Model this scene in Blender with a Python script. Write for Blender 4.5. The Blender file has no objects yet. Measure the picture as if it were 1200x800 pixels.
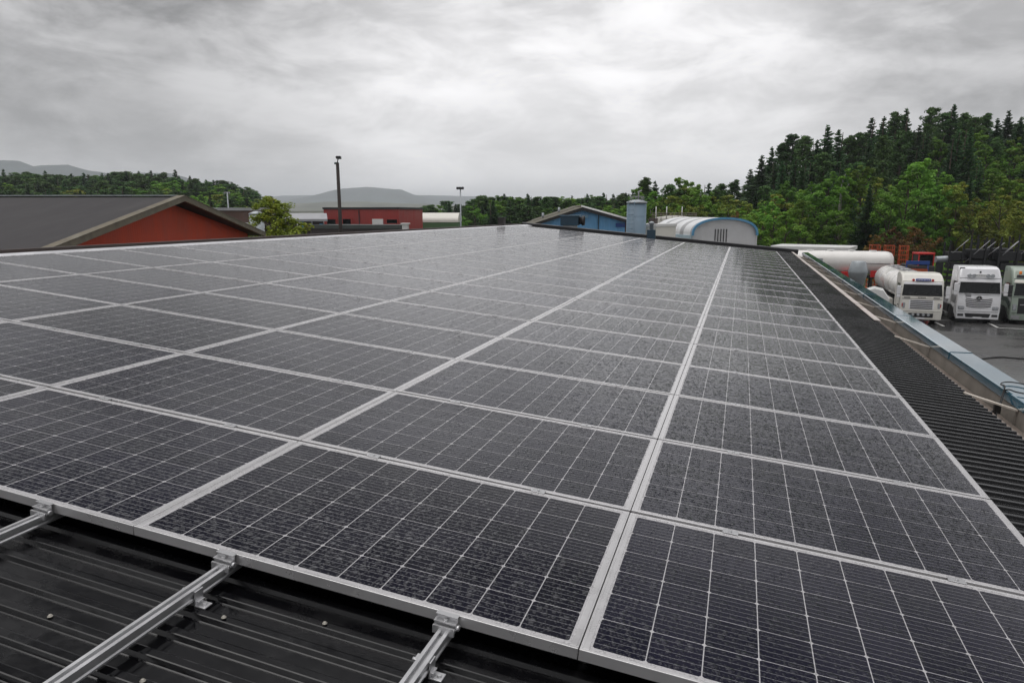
import bpy, bmesh, math, random
import numpy as np
from mathutils import Vector, Matrix

SC = bpy.context.scene
COL = SC.collection
R = math.radians
PI = math.pi

# ------------------------------------------------------------------ camera
FPX, YAW, PITCH, SLOPE = 817.6, -0.3147, -0.1828, 0.0886
S_ = 1.02
CAM = np.array([0.3784, -1.771, 1.232]) * S_
FW = np.array([math.sin(YAW) * math.cos(PITCH), math.cos(YAW) * math.cos(PITCH), math.sin(PITCH)])
RT = np.array([math.cos(YAW), -math.sin(YAW), 0.0])
UP = np.cross(RT, FW)
cd = bpy.data.cameras.new('Camera')
cam = bpy.data.objects.new('Camera', cd)
COL.objects.link(cam)
cd.sensor_width = 36.0
cd.lens = FPX / 1200 * 36.0
cd.clip_start = 0.05
cd.clip_end = 30000
cam.matrix_world = Matrix(((RT[0], UP[0], -FW[0], CAM[0]), (RT[1], UP[1], -FW[1], CAM[1]),
                           (RT[2], UP[2], -FW[2], CAM[2]), (0, 0, 0, 1)))
SC.camera = cam

# ------------------------------------------------------------------ world, sun, exposure
FH_ = (math.sin(YAW), math.cos(YAW))
SUN_EL, SUN_AZ = R(70), R(-110)          # azimuth from +Y towards +X
world = bpy.data.worlds.new('World')
SC.world = world
world.use_nodes = True
wt = world.node_tree
wt.nodes.clear()
def WN(t, **k):
    n = wt.nodes.new(t)
    for a, b in k.items():
        setattr(n, a, b)
    return n
def WL(a, b): wt.links.new(a, b)
def wmath(op, a, b=None, c=None, clamp=False):
    n = WN('ShaderNodeMath', operation=op, use_clamp=clamp)
    for i, v in enumerate((a, b, c)):
        if v is None: continue
        if isinstance(v, (int, float)): n.inputs[i].default_value = v
        else: WL(v, n.inputs[i])
    return n.outputs[0]
def wrange(v, a, b, c, d, smooth=True):
    n = WN('ShaderNodeMapRange', interpolation_type='SMOOTHSTEP' if smooth else 'LINEAR')
    WL(v, n.inputs[0])
    for i, q in enumerate((a, b, c, d)): n.inputs[i + 1].default_value = q
    return n.outputs[0]
tc = WN('ShaderNodeTexCoord')
sep = WN('ShaderNodeSeparateXYZ'); WL(tc.outputs['Generated'], sep.inputs[0])
zz = wmath('ADD', wmath('ABSOLUTE', sep.outputs[2]), 0.21)
comb = WN('ShaderNodeCombineXYZ')
WL(wmath('DIVIDE', sep.outputs[0], zz), comb.inputs[0])
WL(wmath('DIVIDE', sep.outputs[1], zz), comb.inputs[1])
def wnoise(scale, detail, rough, dist, off, sy=1.0):
    mp = WN('ShaderNodeMapping'); WL(comb.outputs[0], mp.inputs[0])
    mp.inputs[1].default_value = off
    mp.inputs[2].default_value = (0, 0, R(-18))
    mp.inputs[3].default_value = (scale, scale * sy, 1)
    n = WN('ShaderNodeTexNoise'); WL(mp.outputs[0], n.inputs['Vector'])
    n.inputs['Scale'].default_value = 1; n.inputs['Detail'].default_value = detail
    n.inputs['Roughness'].default_value = rough; n.inputs['Distortion'].default_value = dist
    return n.outputs['Fac']
n1 = wnoise(1.15, 9, 0.56, 0.5, (3.1, 1.7, 0.0))
mp2 = WN('ShaderNodeMapping'); WL(tc.outputs['Generated'], mp2.inputs[0]); mp2.inputs[3].default_value = (7.0, 7.0, 17.0); mp2.inputs[1].default_value = (1.1, 4.7, 3.2)
nz2 = WN('ShaderNodeTexNoise'); WL(mp2.outputs[0], nz2.inputs['Vector']); nz2.inputs['Scale'].default_value = 1.0
nz2.inputs['Detail'].default_value = 8; nz2.inputs['Roughness'].default_value = 0.60; nz2.inputs['Distortion'].default_value = 0.35
n2 = nz2.outputs['Fac']
cl = wmath('ADD', wrange(n1, 0.33, 0.66, 0.0, 0.46), wrange(n2, 0.34, 0.66, 0.0, 0.54))
# big bright opening low over the middle of the view, heavier cloud to the upper left and right
def wdot(px, py):
    d = FW + RT * (px - 600) / FPX + UP * (400 - py) / FPX
    d = d / np.linalg.norm(d)
    n = WN('ShaderNodeVectorMath', operation='DOT_PRODUCT')
    WL(tc.outputs['Generated'], n.inputs[0]); n.inputs[1].default_value = tuple(d)
    return n.outputs['Value']
bright = wrange(wdot(720, 165), math.cos(R(36)), math.cos(R(3)), 0.0, 1.0)
darkl = wrange(wdot(-120, 60), math.cos(R(33)), math.cos(R(8)), 0.0, 1.0)
darkr = wrange(wdot(1290, 0), math.cos(R(20)), math.cos(R(4)), 0.0, 1.0)
zen = wrange(sep.outputs[2], 0.60, 0.90, 0.0, 1.0)
hor = wrange(sep.outputs[2], 0.0, 0.12, 1.0, 0.0)
amp = wrange(sep.outputs[2], 0.02, 0.22, 0.22, 0.54)
lum = wmath('MULTIPLY_ADD', wmath('SUBTRACT', cl, 0.5), amp, 0.88)
dip = wrange(sep.outputs[2], 0.33, 0.56, 0.0, 0.62)
lum = wmath('SUBTRACT', lum, dip)
lum = wmath('ADD', lum, wmath('MULTIPLY', bright, 0.07))
lum = wmath('ADD', lum, wmath('MULTIPLY', hor, 0.10))
lum = wmath('SUBTRACT', lum, wrange(sep.outputs[2], 0.17, 0.32, 0.0, 0.07))
lum = wmath('SUBTRACT', lum, wmath('MULTIPLY', darkl, 0.42))
lum = wmath('SUBTRACT', lum, wmath('MULTIPLY', darkr, 0.36))
lum = wmath('ADD', lum, wmath('MULTIPLY', zen, 1.5))
backn = WN('ShaderNodeVectorMath', operation='DOT_PRODUCT'); WL(tc.outputs['Generated'], backn.inputs[0])
backn.inputs[1].default_value = (-float(FH_[0]), -float(FH_[1]), 0.0)
back = wrange(backn.outputs['Value'], 0.1, 0.8, 0.0, 0.25)          # unseen sky behind the viewer, dimmed to darken the panel frame sides
lum = wmath('MULTIPLY', lum, wmath('SUBTRACT', 1.0, back))
lum = wmath('MAXIMUM', lum, 0.10)
tint = WN('ShaderNodeMix', data_type='RGBA'); tint.inputs[0].default_value = 1
tint.blend_type = 'MULTIPLY'
cc = WN('ShaderNodeCombineColor')
for i in range(3): WL(lum, cc.inputs[i])
WL(cc.outputs[0], tint.inputs[6]); tint.inputs[7].default_value = (1.0, 0.99, 1.0, 1)
sky = WN('ShaderNodeTexSky', sky_type='NISHITA')
sky.sun_disc = False; sky.sun_elevation = SUN_EL; sky.sun_rotation = SUN_AZ
bg1 = WN('ShaderNodeBackground'); WL(sky.outputs[0], bg1.inputs[0]); bg1.inputs[1].default_value = 0.05
bg2 = WN('ShaderNodeBackground'); WL(tint.outputs[2], bg2.inputs[0]); bg2.inputs[1].default_value = 1.0
mx = WN('ShaderNodeMixShader'); mx.inputs[0].default_value = 0.96
WL(bg1.outputs[0], mx.inputs[1]); WL(bg2.outputs[0], mx.inputs[2])
wo = WN('ShaderNodeOutputWorld'); WL(mx.outputs[0], wo.inputs[0])

sl = bpy.data.lights.new('Sun', 'SUN')
sl.energy = 0.8; sl.angle = R(50); sl.color = (1.0, 0.97, 0.93)
sun = bpy.data.objects.new('Sun', sl); COL.objects.link(sun)
sd = Vector((math.sin(SUN_AZ) * math.cos(SUN_EL), math.cos(SUN_AZ) * math.cos(SUN_EL), math.sin(SUN_EL)))
sun.rotation_euler = sd.to_track_quat('Z', 'Y').to_euler()
vs = SC.view_settings
vs.view_transform = 'Standard'; vs.look = 'None'; vs.exposure = 0.0; vs.gamma = 1.0
vs.use_curve_mapping = False
SC.cycles.use_denoising = True
SC.cycles.max_bounces = 8
SC.cycles.volume_bounces = 1
SC.cycles.sample_clamp_indirect = 6

# ------------------------------------------------------------------ surveying helpers
EX = np.array([math.cos(SLOPE), 0, -math.sin(SLOPE)])
EY = np.array([0, 1.0, 0])
EZ = np.array([math.sin(SLOPE), 0, math.cos(SLOPE)])
def RW(u, v, w): return u * EX + v * EY + w * EZ          # roof coordinates -> world
def ray(px, py): return FW + RT * (px - 600) / FPX + UP * (400 - py) / FPX
def at(px, py, t): return CAM + t * ray(px, py)           # point at forward distance t
def on_roof(px, py, w=-0.1):
    d = ray(px, py); t = (w - CAM @ EZ) / (d @ EZ); P = CAM + t * d
    return P @ EX, P @ EY
def on_ground(px, py, z):
    d = ray(px, py); t = (z - CAM[2]) / d[2]; return CAM + t * d
GZ = -6.0
FH = np.array([math.sin(YAW), math.cos(YAW)])             # view heading on the ground
def sm(x, a, b):
    t = np.clip((np.asarray(x, float) - a) / (b - a), 0, 1); return t * t * (3 - 2 * t)
def ground_h(x, y):
    dx, dy = np.asarray(x) - CAM[0], np.asarray(y) - CAM[1]
    D = dx * FH[0] + dy * FH[1]; L = dx * RT[0] + dy * RT[1]
    h = 12 * sm(L, 22, 95) * sm(D, 88, 150) + 5 * sm(-L, 40, 130) * sm(D, 170, 260)
    return GZ + h

# ------------------------------------------------------------------ materials
def new_mat(name):
    m = bpy.data.materials.new(name); m.use_nodes = True
    nt = m.node_tree; b = nt.nodes['Principled BSDF']
    return m, nt, b
def nd(nt, t, **k):
    n = nt.nodes.new(t)
    for a, b in k.items(): setattr(n, a, b)
    return n
def nmath(nt, op, a, b=None, c=None, clamp=False):
    n = nd(nt, 'ShaderNodeMath', operation=op, use_clamp=clamp)
    for i, v in enumerate((a, b, c)):
        if v is None: continue
        if isinstance(v, (int, float)): n.inputs[i].default_value = v
        else: nt.links.new(v, n.inputs[i])
    return n.outputs[0]
def nrange(nt, v, a, b, c, d, smooth=False):
    n = nd(nt, 'ShaderNodeMapRange', interpolation_type='SMOOTHSTEP' if smooth else 'LINEAR')
    nt.links.new(v, n.inputs[0])
    for i, q in enumerate((a, b, c, d)): n.inputs[i + 1].default_value = q
    return n.outputs[0]
def nmix(nt, f, a, b, blend='MIX'):
    n = nd(nt, 'ShaderNodeMix', data_type='RGBA'); n.blend_type = blend
    for s, v in ((n.inputs[0], f), (n.inputs[6], a), (n.inputs[7], b)):
        if isinstance(v, (int, float)): s.default_value = v
        elif isinstance(v, tuple): s.default_value = v if len(v) == 4 else (*v, 1)
        else: nt.links.new(v, s)
    return n.outputs[2]
def nnoise(nt, vec, scale, detail=4, rough=0.55, dist=0.0):
    n = nd(nt, 'ShaderNodeTexNoise')
    n.inputs['Scale'].default_value = scale; n.inputs['Detail'].default_value = detail
    n.inputs['Roughness'].default_value = rough; n.inputs['Distortion'].default_value = dist
    if vec is not None: nt.links.new(vec, n.inputs['Vector'])
    return n
def simple(name, col, rough=0.5, metal=0.0, var=0.25, scale=3.0, rvar=0.15, coat=0.0, bump=0.0, stretch=None, spec=0.5, col2=None, dirt=None):
    """paint / metal / wood with uneven tone, roughness and an optional second colour in patches"""
    m, nt, b = new_mat(name)
    t = nd(nt, 'ShaderNodeTexCoord'); vec = t.outputs['Object']
    if stretch:
        mp = nd(nt, 'ShaderNodeMapping'); nt.links.new(vec, mp.inputs[0]); mp.inputs[3].default_value = stretch
        vec = mp.outputs[0]
    n = nnoise(nt, vec, scale, 6, 0.6)
    f = nrange(nt, n.outputs['Fac'], 0.3, 0.7, 0, 1)
    lo = tuple(c * (1 - var) for c in col); hi = tuple(min(1, c * (1 + var)) for c in (col2 or col))
    c = nmix(nt, f, lo, hi)
    if dirt:
        n2 = nnoise(nt, vec, scale * 0.35, 8, 0.65, 0.5)
        c = nmix(nt, nrange(nt, n2.outputs['Fac'], 0.5, 0.72, 0, 0.7, True), c, dirt)
    nt.links.new(c, b.inputs['Base Color'])
    nt.links.new(nrange(nt, n.outputs['Fac'], 0.3, 0.7, max(0.02, rough - rvar), min(1, rough + rvar)), b.inputs['Roughness'])
    b.inputs['Metallic'].default_value = metal
    b.inputs['Coat Weight'].default_value = coat; b.inputs['Coat Roughness'].default_value = 0.08
    b.inputs['Specular IOR Level'].default_value = spec
    if bump:
        bn = nd(nt, 'ShaderNodeBump'); bn.inputs['Strength'].default_value = 0.5; bn.inputs['Distance'].default_value = bump
        n3 = nnoise(nt, vec, scale * 6, 5, 0.6)
        nt.links.new(n3.outputs['Fac'], bn.inputs['Height']); nt.links.new(bn.outputs[0], b.inputs['Normal'])
    return m

def drops(nt, vec, scale, lo, hi, share):
    """height field of round water drops of mixed size, `share` of the cells carry one"""
    v = nd(nt, 'ShaderNodeTexVoronoi', voronoi_dimensions='2D'); v.inputs['Scale'].default_value = scale
    nt.links.new(vec, v.inputs['Vector'])
    sp = nd(nt, 'ShaderNodeSeparateColor'); nt.links.new(v.outputs['Color'], sp.inputs[0])
    r = nrange(nt, sp.outputs[0], 0, 1, lo, hi)
    q = nmath(nt, 'DIVIDE', v.outputs['Distance'], r)
    dome = nmath(nt, 'SQRT', nmath(nt, 'MAXIMUM', nmath(nt, 'SUBTRACT', 1.0, nmath(nt, 'MULTIPLY', q, q)), 0.0))
    keep = nmath(nt, 'LESS_THAN', sp.outputs[1], share)
    return nmath(nt, 'MULTIPLY', nmath(nt, 'MULTIPLY', dome, r), keep)

def off_vec(nt, t, oi):
    a = nd(nt, 'ShaderNodeVectorMath', operation='ADD'); c = nd(nt, 'ShaderNodeCombineXYZ')
    nt.links.new(nmath(nt, 'MULTIPLY', oi.outputs['Random'], 53.0), c.inputs[0]); nt.links.new(nmath(nt, 'MULTIPLY', oi.outputs['Random'], 17.0), c.inputs[1])
    nt.links.new(t.outputs['Object'], a.inputs[0]); nt.links.new(c.outputs[0], a.inputs[1]); return a.outputs[0]
def glass_mat():
    m, nt, b = new_mat('rain_spotted_solar_glass')
    t = nd(nt, 'ShaderNodeTexCoord'); sp = nd(nt, 'ShaderNodeSeparateXYZ'); nt.links.new(t.outputs['Object'], sp.inputs[0])
    P = 0.158
    def edge(o, half):
        a = nmath(nt, 'DIVIDE', nmath(nt, 'ADD', o, half), P)
        fr = nmath(nt, 'FRACT', a)
        return nmath(nt, 'MULTIPLY', nmath(nt, 'MINIMUM', fr, nmath(nt, 'SUBTRACT', 1.0, fr)), P), a
    dx, ax = edge(sp.outputs[0], 5 * P)
    dy, ay = edge(sp.outputs[1], 3 * P)
    gap = nmath(nt, 'MAXIMUM', nmath(nt, 'LESS_THAN', dx, 0.0017), nmath(nt, 'LESS_THAN', dy, 0.0012))
    gap = nmath(nt, 'MAXIMUM', gap, nmath(nt, 'LESS_THAN', nmath(nt, 'ADD', dx, dy), 0.009))
    out = nmath(nt, 'MAXIMUM', nmath(nt, 'GREATER_THAN', nmath(nt, 'ABSOLUTE', sp.outputs[0]), 5 * P),
                nmath(nt, 'GREATER_THAN', nmath(nt, 'ABSOLUTE', sp.outputs[1]), 3 * P))
    gap = nmath(nt, 'MAXIMUM', gap, out)
    fb = nmath(nt, 'FRACT', nmath(nt, 'ADD', nmath(nt, 'MULTIPLY', ay, 6.0), 0.5))
    bus = nmath(nt, 'LESS_THAN', nmath(nt, 'ABSOLUTE', nmath(nt, 'SUBTRACT', fb, 0.5)), 0.035)
    # tone differs a little from cell to cell
    cb = nd(nt, 'ShaderNodeCombineXYZ')
    nt.links.new(nmath(nt, 'FLOOR', ax), cb.inputs[0]); nt.links.new(nmath(nt, 'FLOOR', ay), cb.inputs[1])
    oi = nd(nt, 'ShaderNodeObjectInfo'); nt.links.new(nmath(nt, 'MULTIPLY', oi.outputs['Random'], 71.0), cb.inputs[2])
    wn = nd(nt, 'ShaderNodeTexWhiteNoise', noise_dimensions='3D'); nt.links.new(cb.outputs[0], wn.inputs['Vector'])
    cell = nmix(nt, wn.outputs['Value'], (0.0035, 0.0036, 0.0100), (0.0065, 0.0062, 0.0155))
    pr = nd(nt, 'ShaderNodeHueSaturation'); nt.links.new(cell, pr.inputs['Color'])
    nt.links.new(nrange(nt, nmath(nt, 'FRACT', nmath(nt, 'MULTIPLY', oi.outputs['Random'], 13.7)), 0, 1, 0.7, 1.35), pr.inputs['Value'])
    cell = pr.outputs[0]
    c = nmix(nt, bus, cell, (0.17, 0.17, 0.18))
    c = nmix(nt, gap, c, (0.44, 0.43, 0.44))
    nt.links.new(c, b.inputs['Base Color'])
    rn = nnoise(nt, off_vec(nt, t, oi), 34.0, 4, 0.65)
    nt.links.new(nrange(nt, rn.outputs['Fac'], 0.38, 0.62, 0.04, 0.17), b.inputs['Roughness'])
    b.inputs['IOR'].default_value = 1.40
    off = nd(nt, 'ShaderNodeVectorMath', operation='ADD')
    nt.links.new(t.outputs['Object'], off.inputs[0])
    ov = nd(nt, 'ShaderNodeCombineXYZ')
    nt.links.new(nmath(nt, 'MULTIPLY', oi.outputs['Random'], 37.0), ov.inputs[0])
    nt.links.new(nmath(nt, 'MULTIPLY', oi.outputs['Random'], 91.0), ov.inputs[1])
    nt.links.new(ov.outputs[0], off.inputs[1])
    wob = nnoise(nt, off.outputs[0], 90.0, 2, 0.5)
    wv = nd(nt, 'ShaderNodeVectorMath', operation='SCALE'); nt.links.new(wob.outputs['Color'], wv.inputs[0]); wv.inputs['Scale'].default_value = 0.010
    o2 = nd(nt, 'ShaderNodeVectorMath', operation='ADD'); nt.links.new(off.outputs[0], o2.inputs[0]); nt.links.new(wv.outputs[0], o2.inputs[1])
    h1 = drops(nt, o2.outputs[0], 34.0, 0.14, 0.42, 0.6)
    h2 = drops(nt, off.outputs[0], 85.0, 0.16, 0.46, 0.7)
    h3 = drops(nt, o2.outputs[0], 21.0, 0.10, 0.30, 0.42)
    hh = nmath(nt, 'MAXIMUM', nmath(nt, 'DIVIDE', h1, 34.0), nmath(nt, 'DIVIDE', h2, 85.0))
    hh = nmath(nt, 'MAXIMUM', hh, nmath(nt, 'DIVIDE', h3, 21.0))
    bn = nd(nt, 'ShaderNodeBump'); bn.inputs['Strength'].default_value = 1.0; bn.inputs['Distance'].default_value = 0.58
    nt.links.new(hh, bn.inputs['Height']); nt.links.new(bn.outputs[0], b.inputs['Normal'])
    return m

def sheet_mat(name, col, rough):
    """wet profiled steel sheet: patchy film of water, drops, some dust"""
    m, nt, b = new_mat(name)
    t = nd(nt, 'ShaderNodeTexCoord'); vec = t.outputs['Object']
    n = nnoise(nt, vec, 1.3, 7, 0.6, 0.4); n2 = nnoise(nt, vec, 22, 4, 0.6)
    dust = nrange(nt, n.outputs['Fac'], 0.42, 0.72, 0, 0.35, True)
    c = nmix(nt, dust, col, tuple(x * 1.5 + 0.003 for x in col))
    nt.links.new(c, b.inputs['Base Color'])
    rr = nmath(nt, 'ADD', nrange(nt, n.outputs['Fac'], 0.35, 0.65, rough - 0.1, rough + 0.14, True), nrange(nt, n2.outputs['Fac'], 0.4, 0.6, -0.04, 0.05))
    nt.links.new(rr, b.inputs['Roughness'])
    b.inputs['Specular IOR Level'].default_value = 0.45
    return m

def leaf_mat(name, a, b_, accent=None, trans=0.25):
    m, nt, b = new_mat(name)
    t = nd(nt, 'ShaderNodeTexCoord')
    oi = nd(nt, 'ShaderNodeObjectInfo')
    n = nnoise(nt, t.outputs['Object'], 0.9, 3, 0.6)
    n2 = nnoise(nt, t.outputs['Object'], 5.0, 2, 0.6)
    c = nmix(nt, nrange(nt, n.outputs['Fac'], 0.35, 0.65, 0, 1), a, b_)
    c = nmix(nt, nrange(nt, n2.outputs['Fac'], 0.4, 0.7, 0.0, 0.55), c, tuple(x * 1.55 for x in b_))
    if accent: c = nmix(nt, nrange(nt, n.outputs['Fac'], 0.56, 0.70, 0, 0.8), c, accent)
    hsv = nd(nt, 'ShaderNodeHueSaturation'); nt.links.new(c, hsv.inputs['Color'])
    nt.links.new(nrange(nt, oi.outputs['Random'], 0, 1, 0.485, 0.515), hsv.inputs['Hue'])
    nt.links.new(nrange(nt, nmath(nt, 'FRACT', nmath(nt, 'MULTIPLY', oi.outputs['Random'], 7.13)), 0, 1, 0.62, 1.35), hsv.inputs['Value'])
    hsv.inputs['Saturation'].default_value = 1.0
    nt.links.new(hsv.outputs[0], b.inputs['Base Color'])
    b.inputs['Roughness'].default_value = 0.62
    b.inputs['Specular IOR Level'].default_value = 0.25
    tr = nd(nt, 'ShaderNodeBsdfTranslucent'); nt.links.new(hsv.outputs[0], tr.inputs[0])
    ms = nd(nt, 'ShaderNodeMixShader'); ms.inputs[0].default_value = trans
    nt.links.new(b.outputs[0], ms.inputs[1]); nt.links.new(tr.outputs[0], ms.inputs[2])
    nt.links.new(ms.outputs[0], nt.nodes['Material Output'].inputs[0])
    return m

def ribbed(name, col, axis, pitch, rough=0.45, var=0.18, col2=None, dirt=None, wave=0.0):
    """board or profiled-sheet cladding: grooves along one object axis"""
    m = simple(name, col, rough, 0, var, 1.2, 0.1, col2=col2, dirt=dirt, stretch=(1, 1, 0.4))
    nt = m.node_tree; b = nt.nodes['Principled BSDF']
    t = nd(nt, 'ShaderNodeTexCoord'); sp = nd(nt, 'ShaderNodeSeparateXYZ'); nt.links.new(t.outputs['Object'], sp.inputs[0])
    fr = nmath(nt, 'FRACT', nmath(nt, 'DIVIDE', sp.outputs[axis], pitch))
    h = nrange(nt, nmath(nt, 'ABSOLUTE', nmath(nt, 'SUBTRACT', fr, 0.5)), 0.36, 0.48, 1, 0, True)
    bn = nd(nt, 'ShaderNodeBump'); bn.inputs['Strength'].default_value = 0.8; bn.inputs['Distance'].default_value = 0.02
    nt.links.new(h, bn.inputs['Height']); nt.links.new(bn.outputs[0], b.inputs['Normal'])
    return m

M = {}
M['glass'] = glass_mat()
M['alu'] = simple('anodised_aluminium', (0.62, 0.62, 0.63), 0.36, 0.85, 0.08, 6, 0.08)
M['frame'] = simple('panel_frame_aluminium', (0.66, 0.65, 0.655), 0.28, 0.65, 0.07, 5, 0.08)
M['roof'] = sheet_mat('wet_black_roof_sheet', (0.003, 0.003, 0.0038), 0.20)
M['roofside'] = sheet_mat('wet_grey_roof_sheet', (0.03, 0.03, 0.032), 0.34)
M['screw'] = simple('zinc_screw', (0.36, 0.34, 0.30), 0.5, 0.4, 0.1)
M['ridge'] = simple('pale_ridge_flashing', (0.58, 0.58, 0.60), 0.4, 0.1, 0.1, 2, dirt=(0.3, 0.29, 0.28))
M['brown'] = simple('dark_brown_flashing', (0.05, 0.035, 0.03), 0.5, 0, 0.2, 3)
M['black'] = simple('black_painted_steel', (0.014, 0.014, 0.016), 0.4, 0, 0.2, 3)
M['cap'] = simple('wet_petrol_blue_cap', (0.034, 0.125, 0.185), 0.10, 0.0, 0.2, 1.5, 0.06, coat=1.0, spec=0.8, dirt=(0.05, 0.11, 0.14))
M['cap'].node_tree.nodes['Principled BSDF'].inputs['Coat IOR'].default_value = 1.65
M['cap'].node_tree.nodes['Principled BSDF'].inputs['Coat Roughness'].default_value = 0.04
M['concrete'] = simple('stained_grey_wall', (0.22, 0.20, 0.175), 0.8, 0, 0.25, 3, 0.1, bump=0.004, dirt=(0.10, 0.08, 0.062))
M['gutter'] = simple('rusty_gutter_lining', (0.17, 0.14, 0.12), 0.6, 0, 0.35, 5, 0.2, bump=0.004, dirt=(0.075, 0.045, 0.035))
M['trim'] = simple('weathered_eave_flashing', (0.50, 0.45, 0.42), 0.5, 0, 0.15, 4, dirt=(0.28, 0.22, 0.19))
M['strap'] = simple('cream_gutter_strap', (0.60, 0.54, 0.47), 0.5, 0, 0.12, 6)
M['rubber'] = simple('black_rubber', (0.012, 0.012, 0.012), 0.5, 0, 0.2)
M['blue_dk'] = simple('dark_blue_sheet', (0.020, 0.055, 0.088), 0.45, 0, 0.2, 3)
M['dkchim'] = simple('dark_grey_chimney', (0.035, 0.03, 0.03), 0.6, 0, 0.25, 5)
M['galv'] = simple('galvanised_sheet', (0.36, 0.39, 0.41), 0.42, 0.35, 0.18, 4, 0.1, dirt=(0.27, 0.28, 0.29))
M['white'] = simple('white_paint', (0.78, 0.78, 0.77), 0.35, 0, 0.05, 1.2, 0.08, coat=0.3, dirt=(0.62, 0.60, 0.57))
M['white_clean'] = simple('white_truck_paint', (0.80, 0.80, 0.82), 0.28, 0, 0.04, 1.2, 0.06, coat=0.6, dirt=(0.68, 0.67, 0.66))
M['cream'] = simple('cream_paint', (0.74, 0.72, 0.66), 0.4, 0, 0.06, 0.8, 0.1, coat=0.3, dirt=(0.60, 0.57, 0.51))
M['tank'] = simple('white_tank_shell', (0.74, 0.72, 0.69), 0.30, 0, 0.05, 0.9, 0.08, coat=0.5, dirt=(0.60, 0.56, 0.51))
M['dkglass'] = simple('dark_cab_glass', (0.006, 0.008, 0.009), 0.06, 0, 0.2, 1, 0.03, spec=0.3)
M['plast'] = simple('dark_grey_plastic', (0.03, 0.03, 0.032), 0.55, 0, 0.2, 3)
M['lamp'] = simple('headlamp_lens', (0.48, 0.50, 0.52), 0.12, 0.5, 0.2, 12, 0.08)
M['tyre'] = simple('tyre_rubber', (0.018, 0.018, 0.018), 0.75, 0, 0.2, 4)
M['rim'] = simple('wheel_rim', (0.45, 0.45, 0.46), 0.35, 0.7, 0.1, 6)
M['red'] = simple('red_paint', (0.50, 0.022, 0.02), 0.4, 0, 0.15, 1.5, dirt=(0.30, 0.03, 0.025))
M['orange'] = simple('orange_paint', (0.45, 0.075, 0.02), 0.5, 0, 0.2, 3, dirt=(0.35, 0.09, 0.03))
M['blue'] = simple('blue_paint', (0.02, 0.065, 0.26), 0.45, 0, 0.15, 2)
M['signblue'] = simple('blue_sign_face', (0.10, 0.13, 0.36), 0.4, 0, 0.1, 3)
M['beacon'] = simple('orange_beacon_lens', (0.80, 0.20, 0.02), 0.2, 0, 0.1, 6)
M['green'] = simple('pale_green_truck_paint', (0.30, 0.36, 0.30), 0.35, 0, 0.1, 1.0, coat=0.4, dirt=(0.20, 0.22, 0.18))
M['greendk'] = simple('dark_green_truck_paint', (0.035, 0.075, 0.055), 0.35, 0, 0.15, 1.0, coat=0.4)
M['steel'] = simple('grey_steel_tube', (0.32, 0.32, 0.33), 0.45, 0.4, 0.15, 5)
M['blksteel'] = simple('black_steel_frame', (0.016, 0.017, 0.019), 0.5, 0.0, 0.2, 4)
M['redwall'] = ribbed('red_board_cladding', (0.235, 0.026, 0.014), 1, 0.16, 0.65, 0.14, dirt=(0.165, 0.028, 0.018))
M['redwall2'] = ribbed('dull_red_sheet_cladding', (0.33, 0.042, 0.036), 0, 0.30, 0.5, 0.1, dirt=(0.26, 0.044, 0.038))
M['slate'] = simple('dark_grey_roof_felt', (0.040, 0.037, 0.039), 0.7, 0, 0.12, 0.8, 0.1, spec=0.3, dirt=(0.055, 0.050, 0.049), stretch=(0.3, 1, 1))
M['barge'] = simple('weathered_wood', (0.145, 0.125, 0.09), 0.75, 0, 0.3, 2.5, 0.1, dirt=(0.20, 0.19, 0.15))
M['moss'] = simple('mossy_roof', (0.105, 0.095, 0.070), 0.8, 0, 0.3, 1.5, 0.1, dirt=(0.065, 0.07, 0.038))
M['brownwall'] = ribbed('brown_board_cladding', (0.10, 0.058, 0.045), 0, 0.25, 0.7)
M['dkwall'] = ribbed('dark_brown_cladding', (0.052, 0.040, 0.040), 0, 0.25, 0.7)
M['greyroof'] = simple('pale_grey_roof', (0.34, 0.345, 0.36), 0.45, 0, 0.12, 0.8, dirt=(0.26, 0.26, 0.26))
M['whiteroof'] = simple('white_membrane', (0.70, 0.70, 0.69), 0.5, 0, 0.05, 0.7, dirt=(0.52, 0.50, 0.46))
M['bluewall'] = ribbed('sky_blue_board_cladding', (0.15, 0.38, 0.66), 0, 0.2, 0.55, 0.15, dirt=(0.11, 0.29, 0.52))
M['silo'] = ribbed('blue_grey_silo_sheet', (0.145, 0.215, 0.28), 2, 1.15, 0.45, 0.1, dirt=(0.11, 0.165, 0.215))
M['halltrim'] = simple('light_blue_trim', (0.10, 0.30, 0.50), 0.4, 0, 0.1, 2)
M['hallwall'] = simple('pale_grey_hall_wall', (0.60, 0.60, 0.61), 0.5, 0, 0.08, 0.6, dirt=(0.36, 0.35, 0.34))
M['hallroof'] = None
M['canopy'] = simple('cream_tent_fabric', (0.68, 0.66, 0.60), 0.55, 0, 0.06, 0.5)
M['greenband'] = simple('green_tent_fabric', (0.08, 0.16, 0.07), 0.6, 0, 0.1, 0.5)
M['wood_pole'] = simple('tarred_wood_pole', (0.035, 0.027, 0.024), 0.8, 0, 0.3, 3)
M['greyroof_dk'] = simple('dark_green_felt_roof', (0.055, 0.065, 0.062), 0.5, 0, 0.2, 1)
M['bark'] = simple('tree_bark', (0.085, 0.065, 0.05), 0.9, 0, 0.3, 3)
M['birchbark'] = simple('birch_bark', (0.42, 0.40, 0.36), 0.8, 0, 0.3, 4, dirt=(0.06, 0.05, 0.045))
M['spruce'] = leaf_mat('spruce_needles', (0.022, 0.062, 0.020), (0.042, 0.098, 0.030), trans=0.18)
M['pine'] = leaf_mat('pine_needles', (0.040, 0.098, 0.025), (0.075, 0.145, 0.038), trans=0.22)
M['leaf'] = leaf_mat('broad_leaves', (0.078, 0.182, 0.018), (0.155, 0.280, 0.036), trans=0.36)
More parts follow.
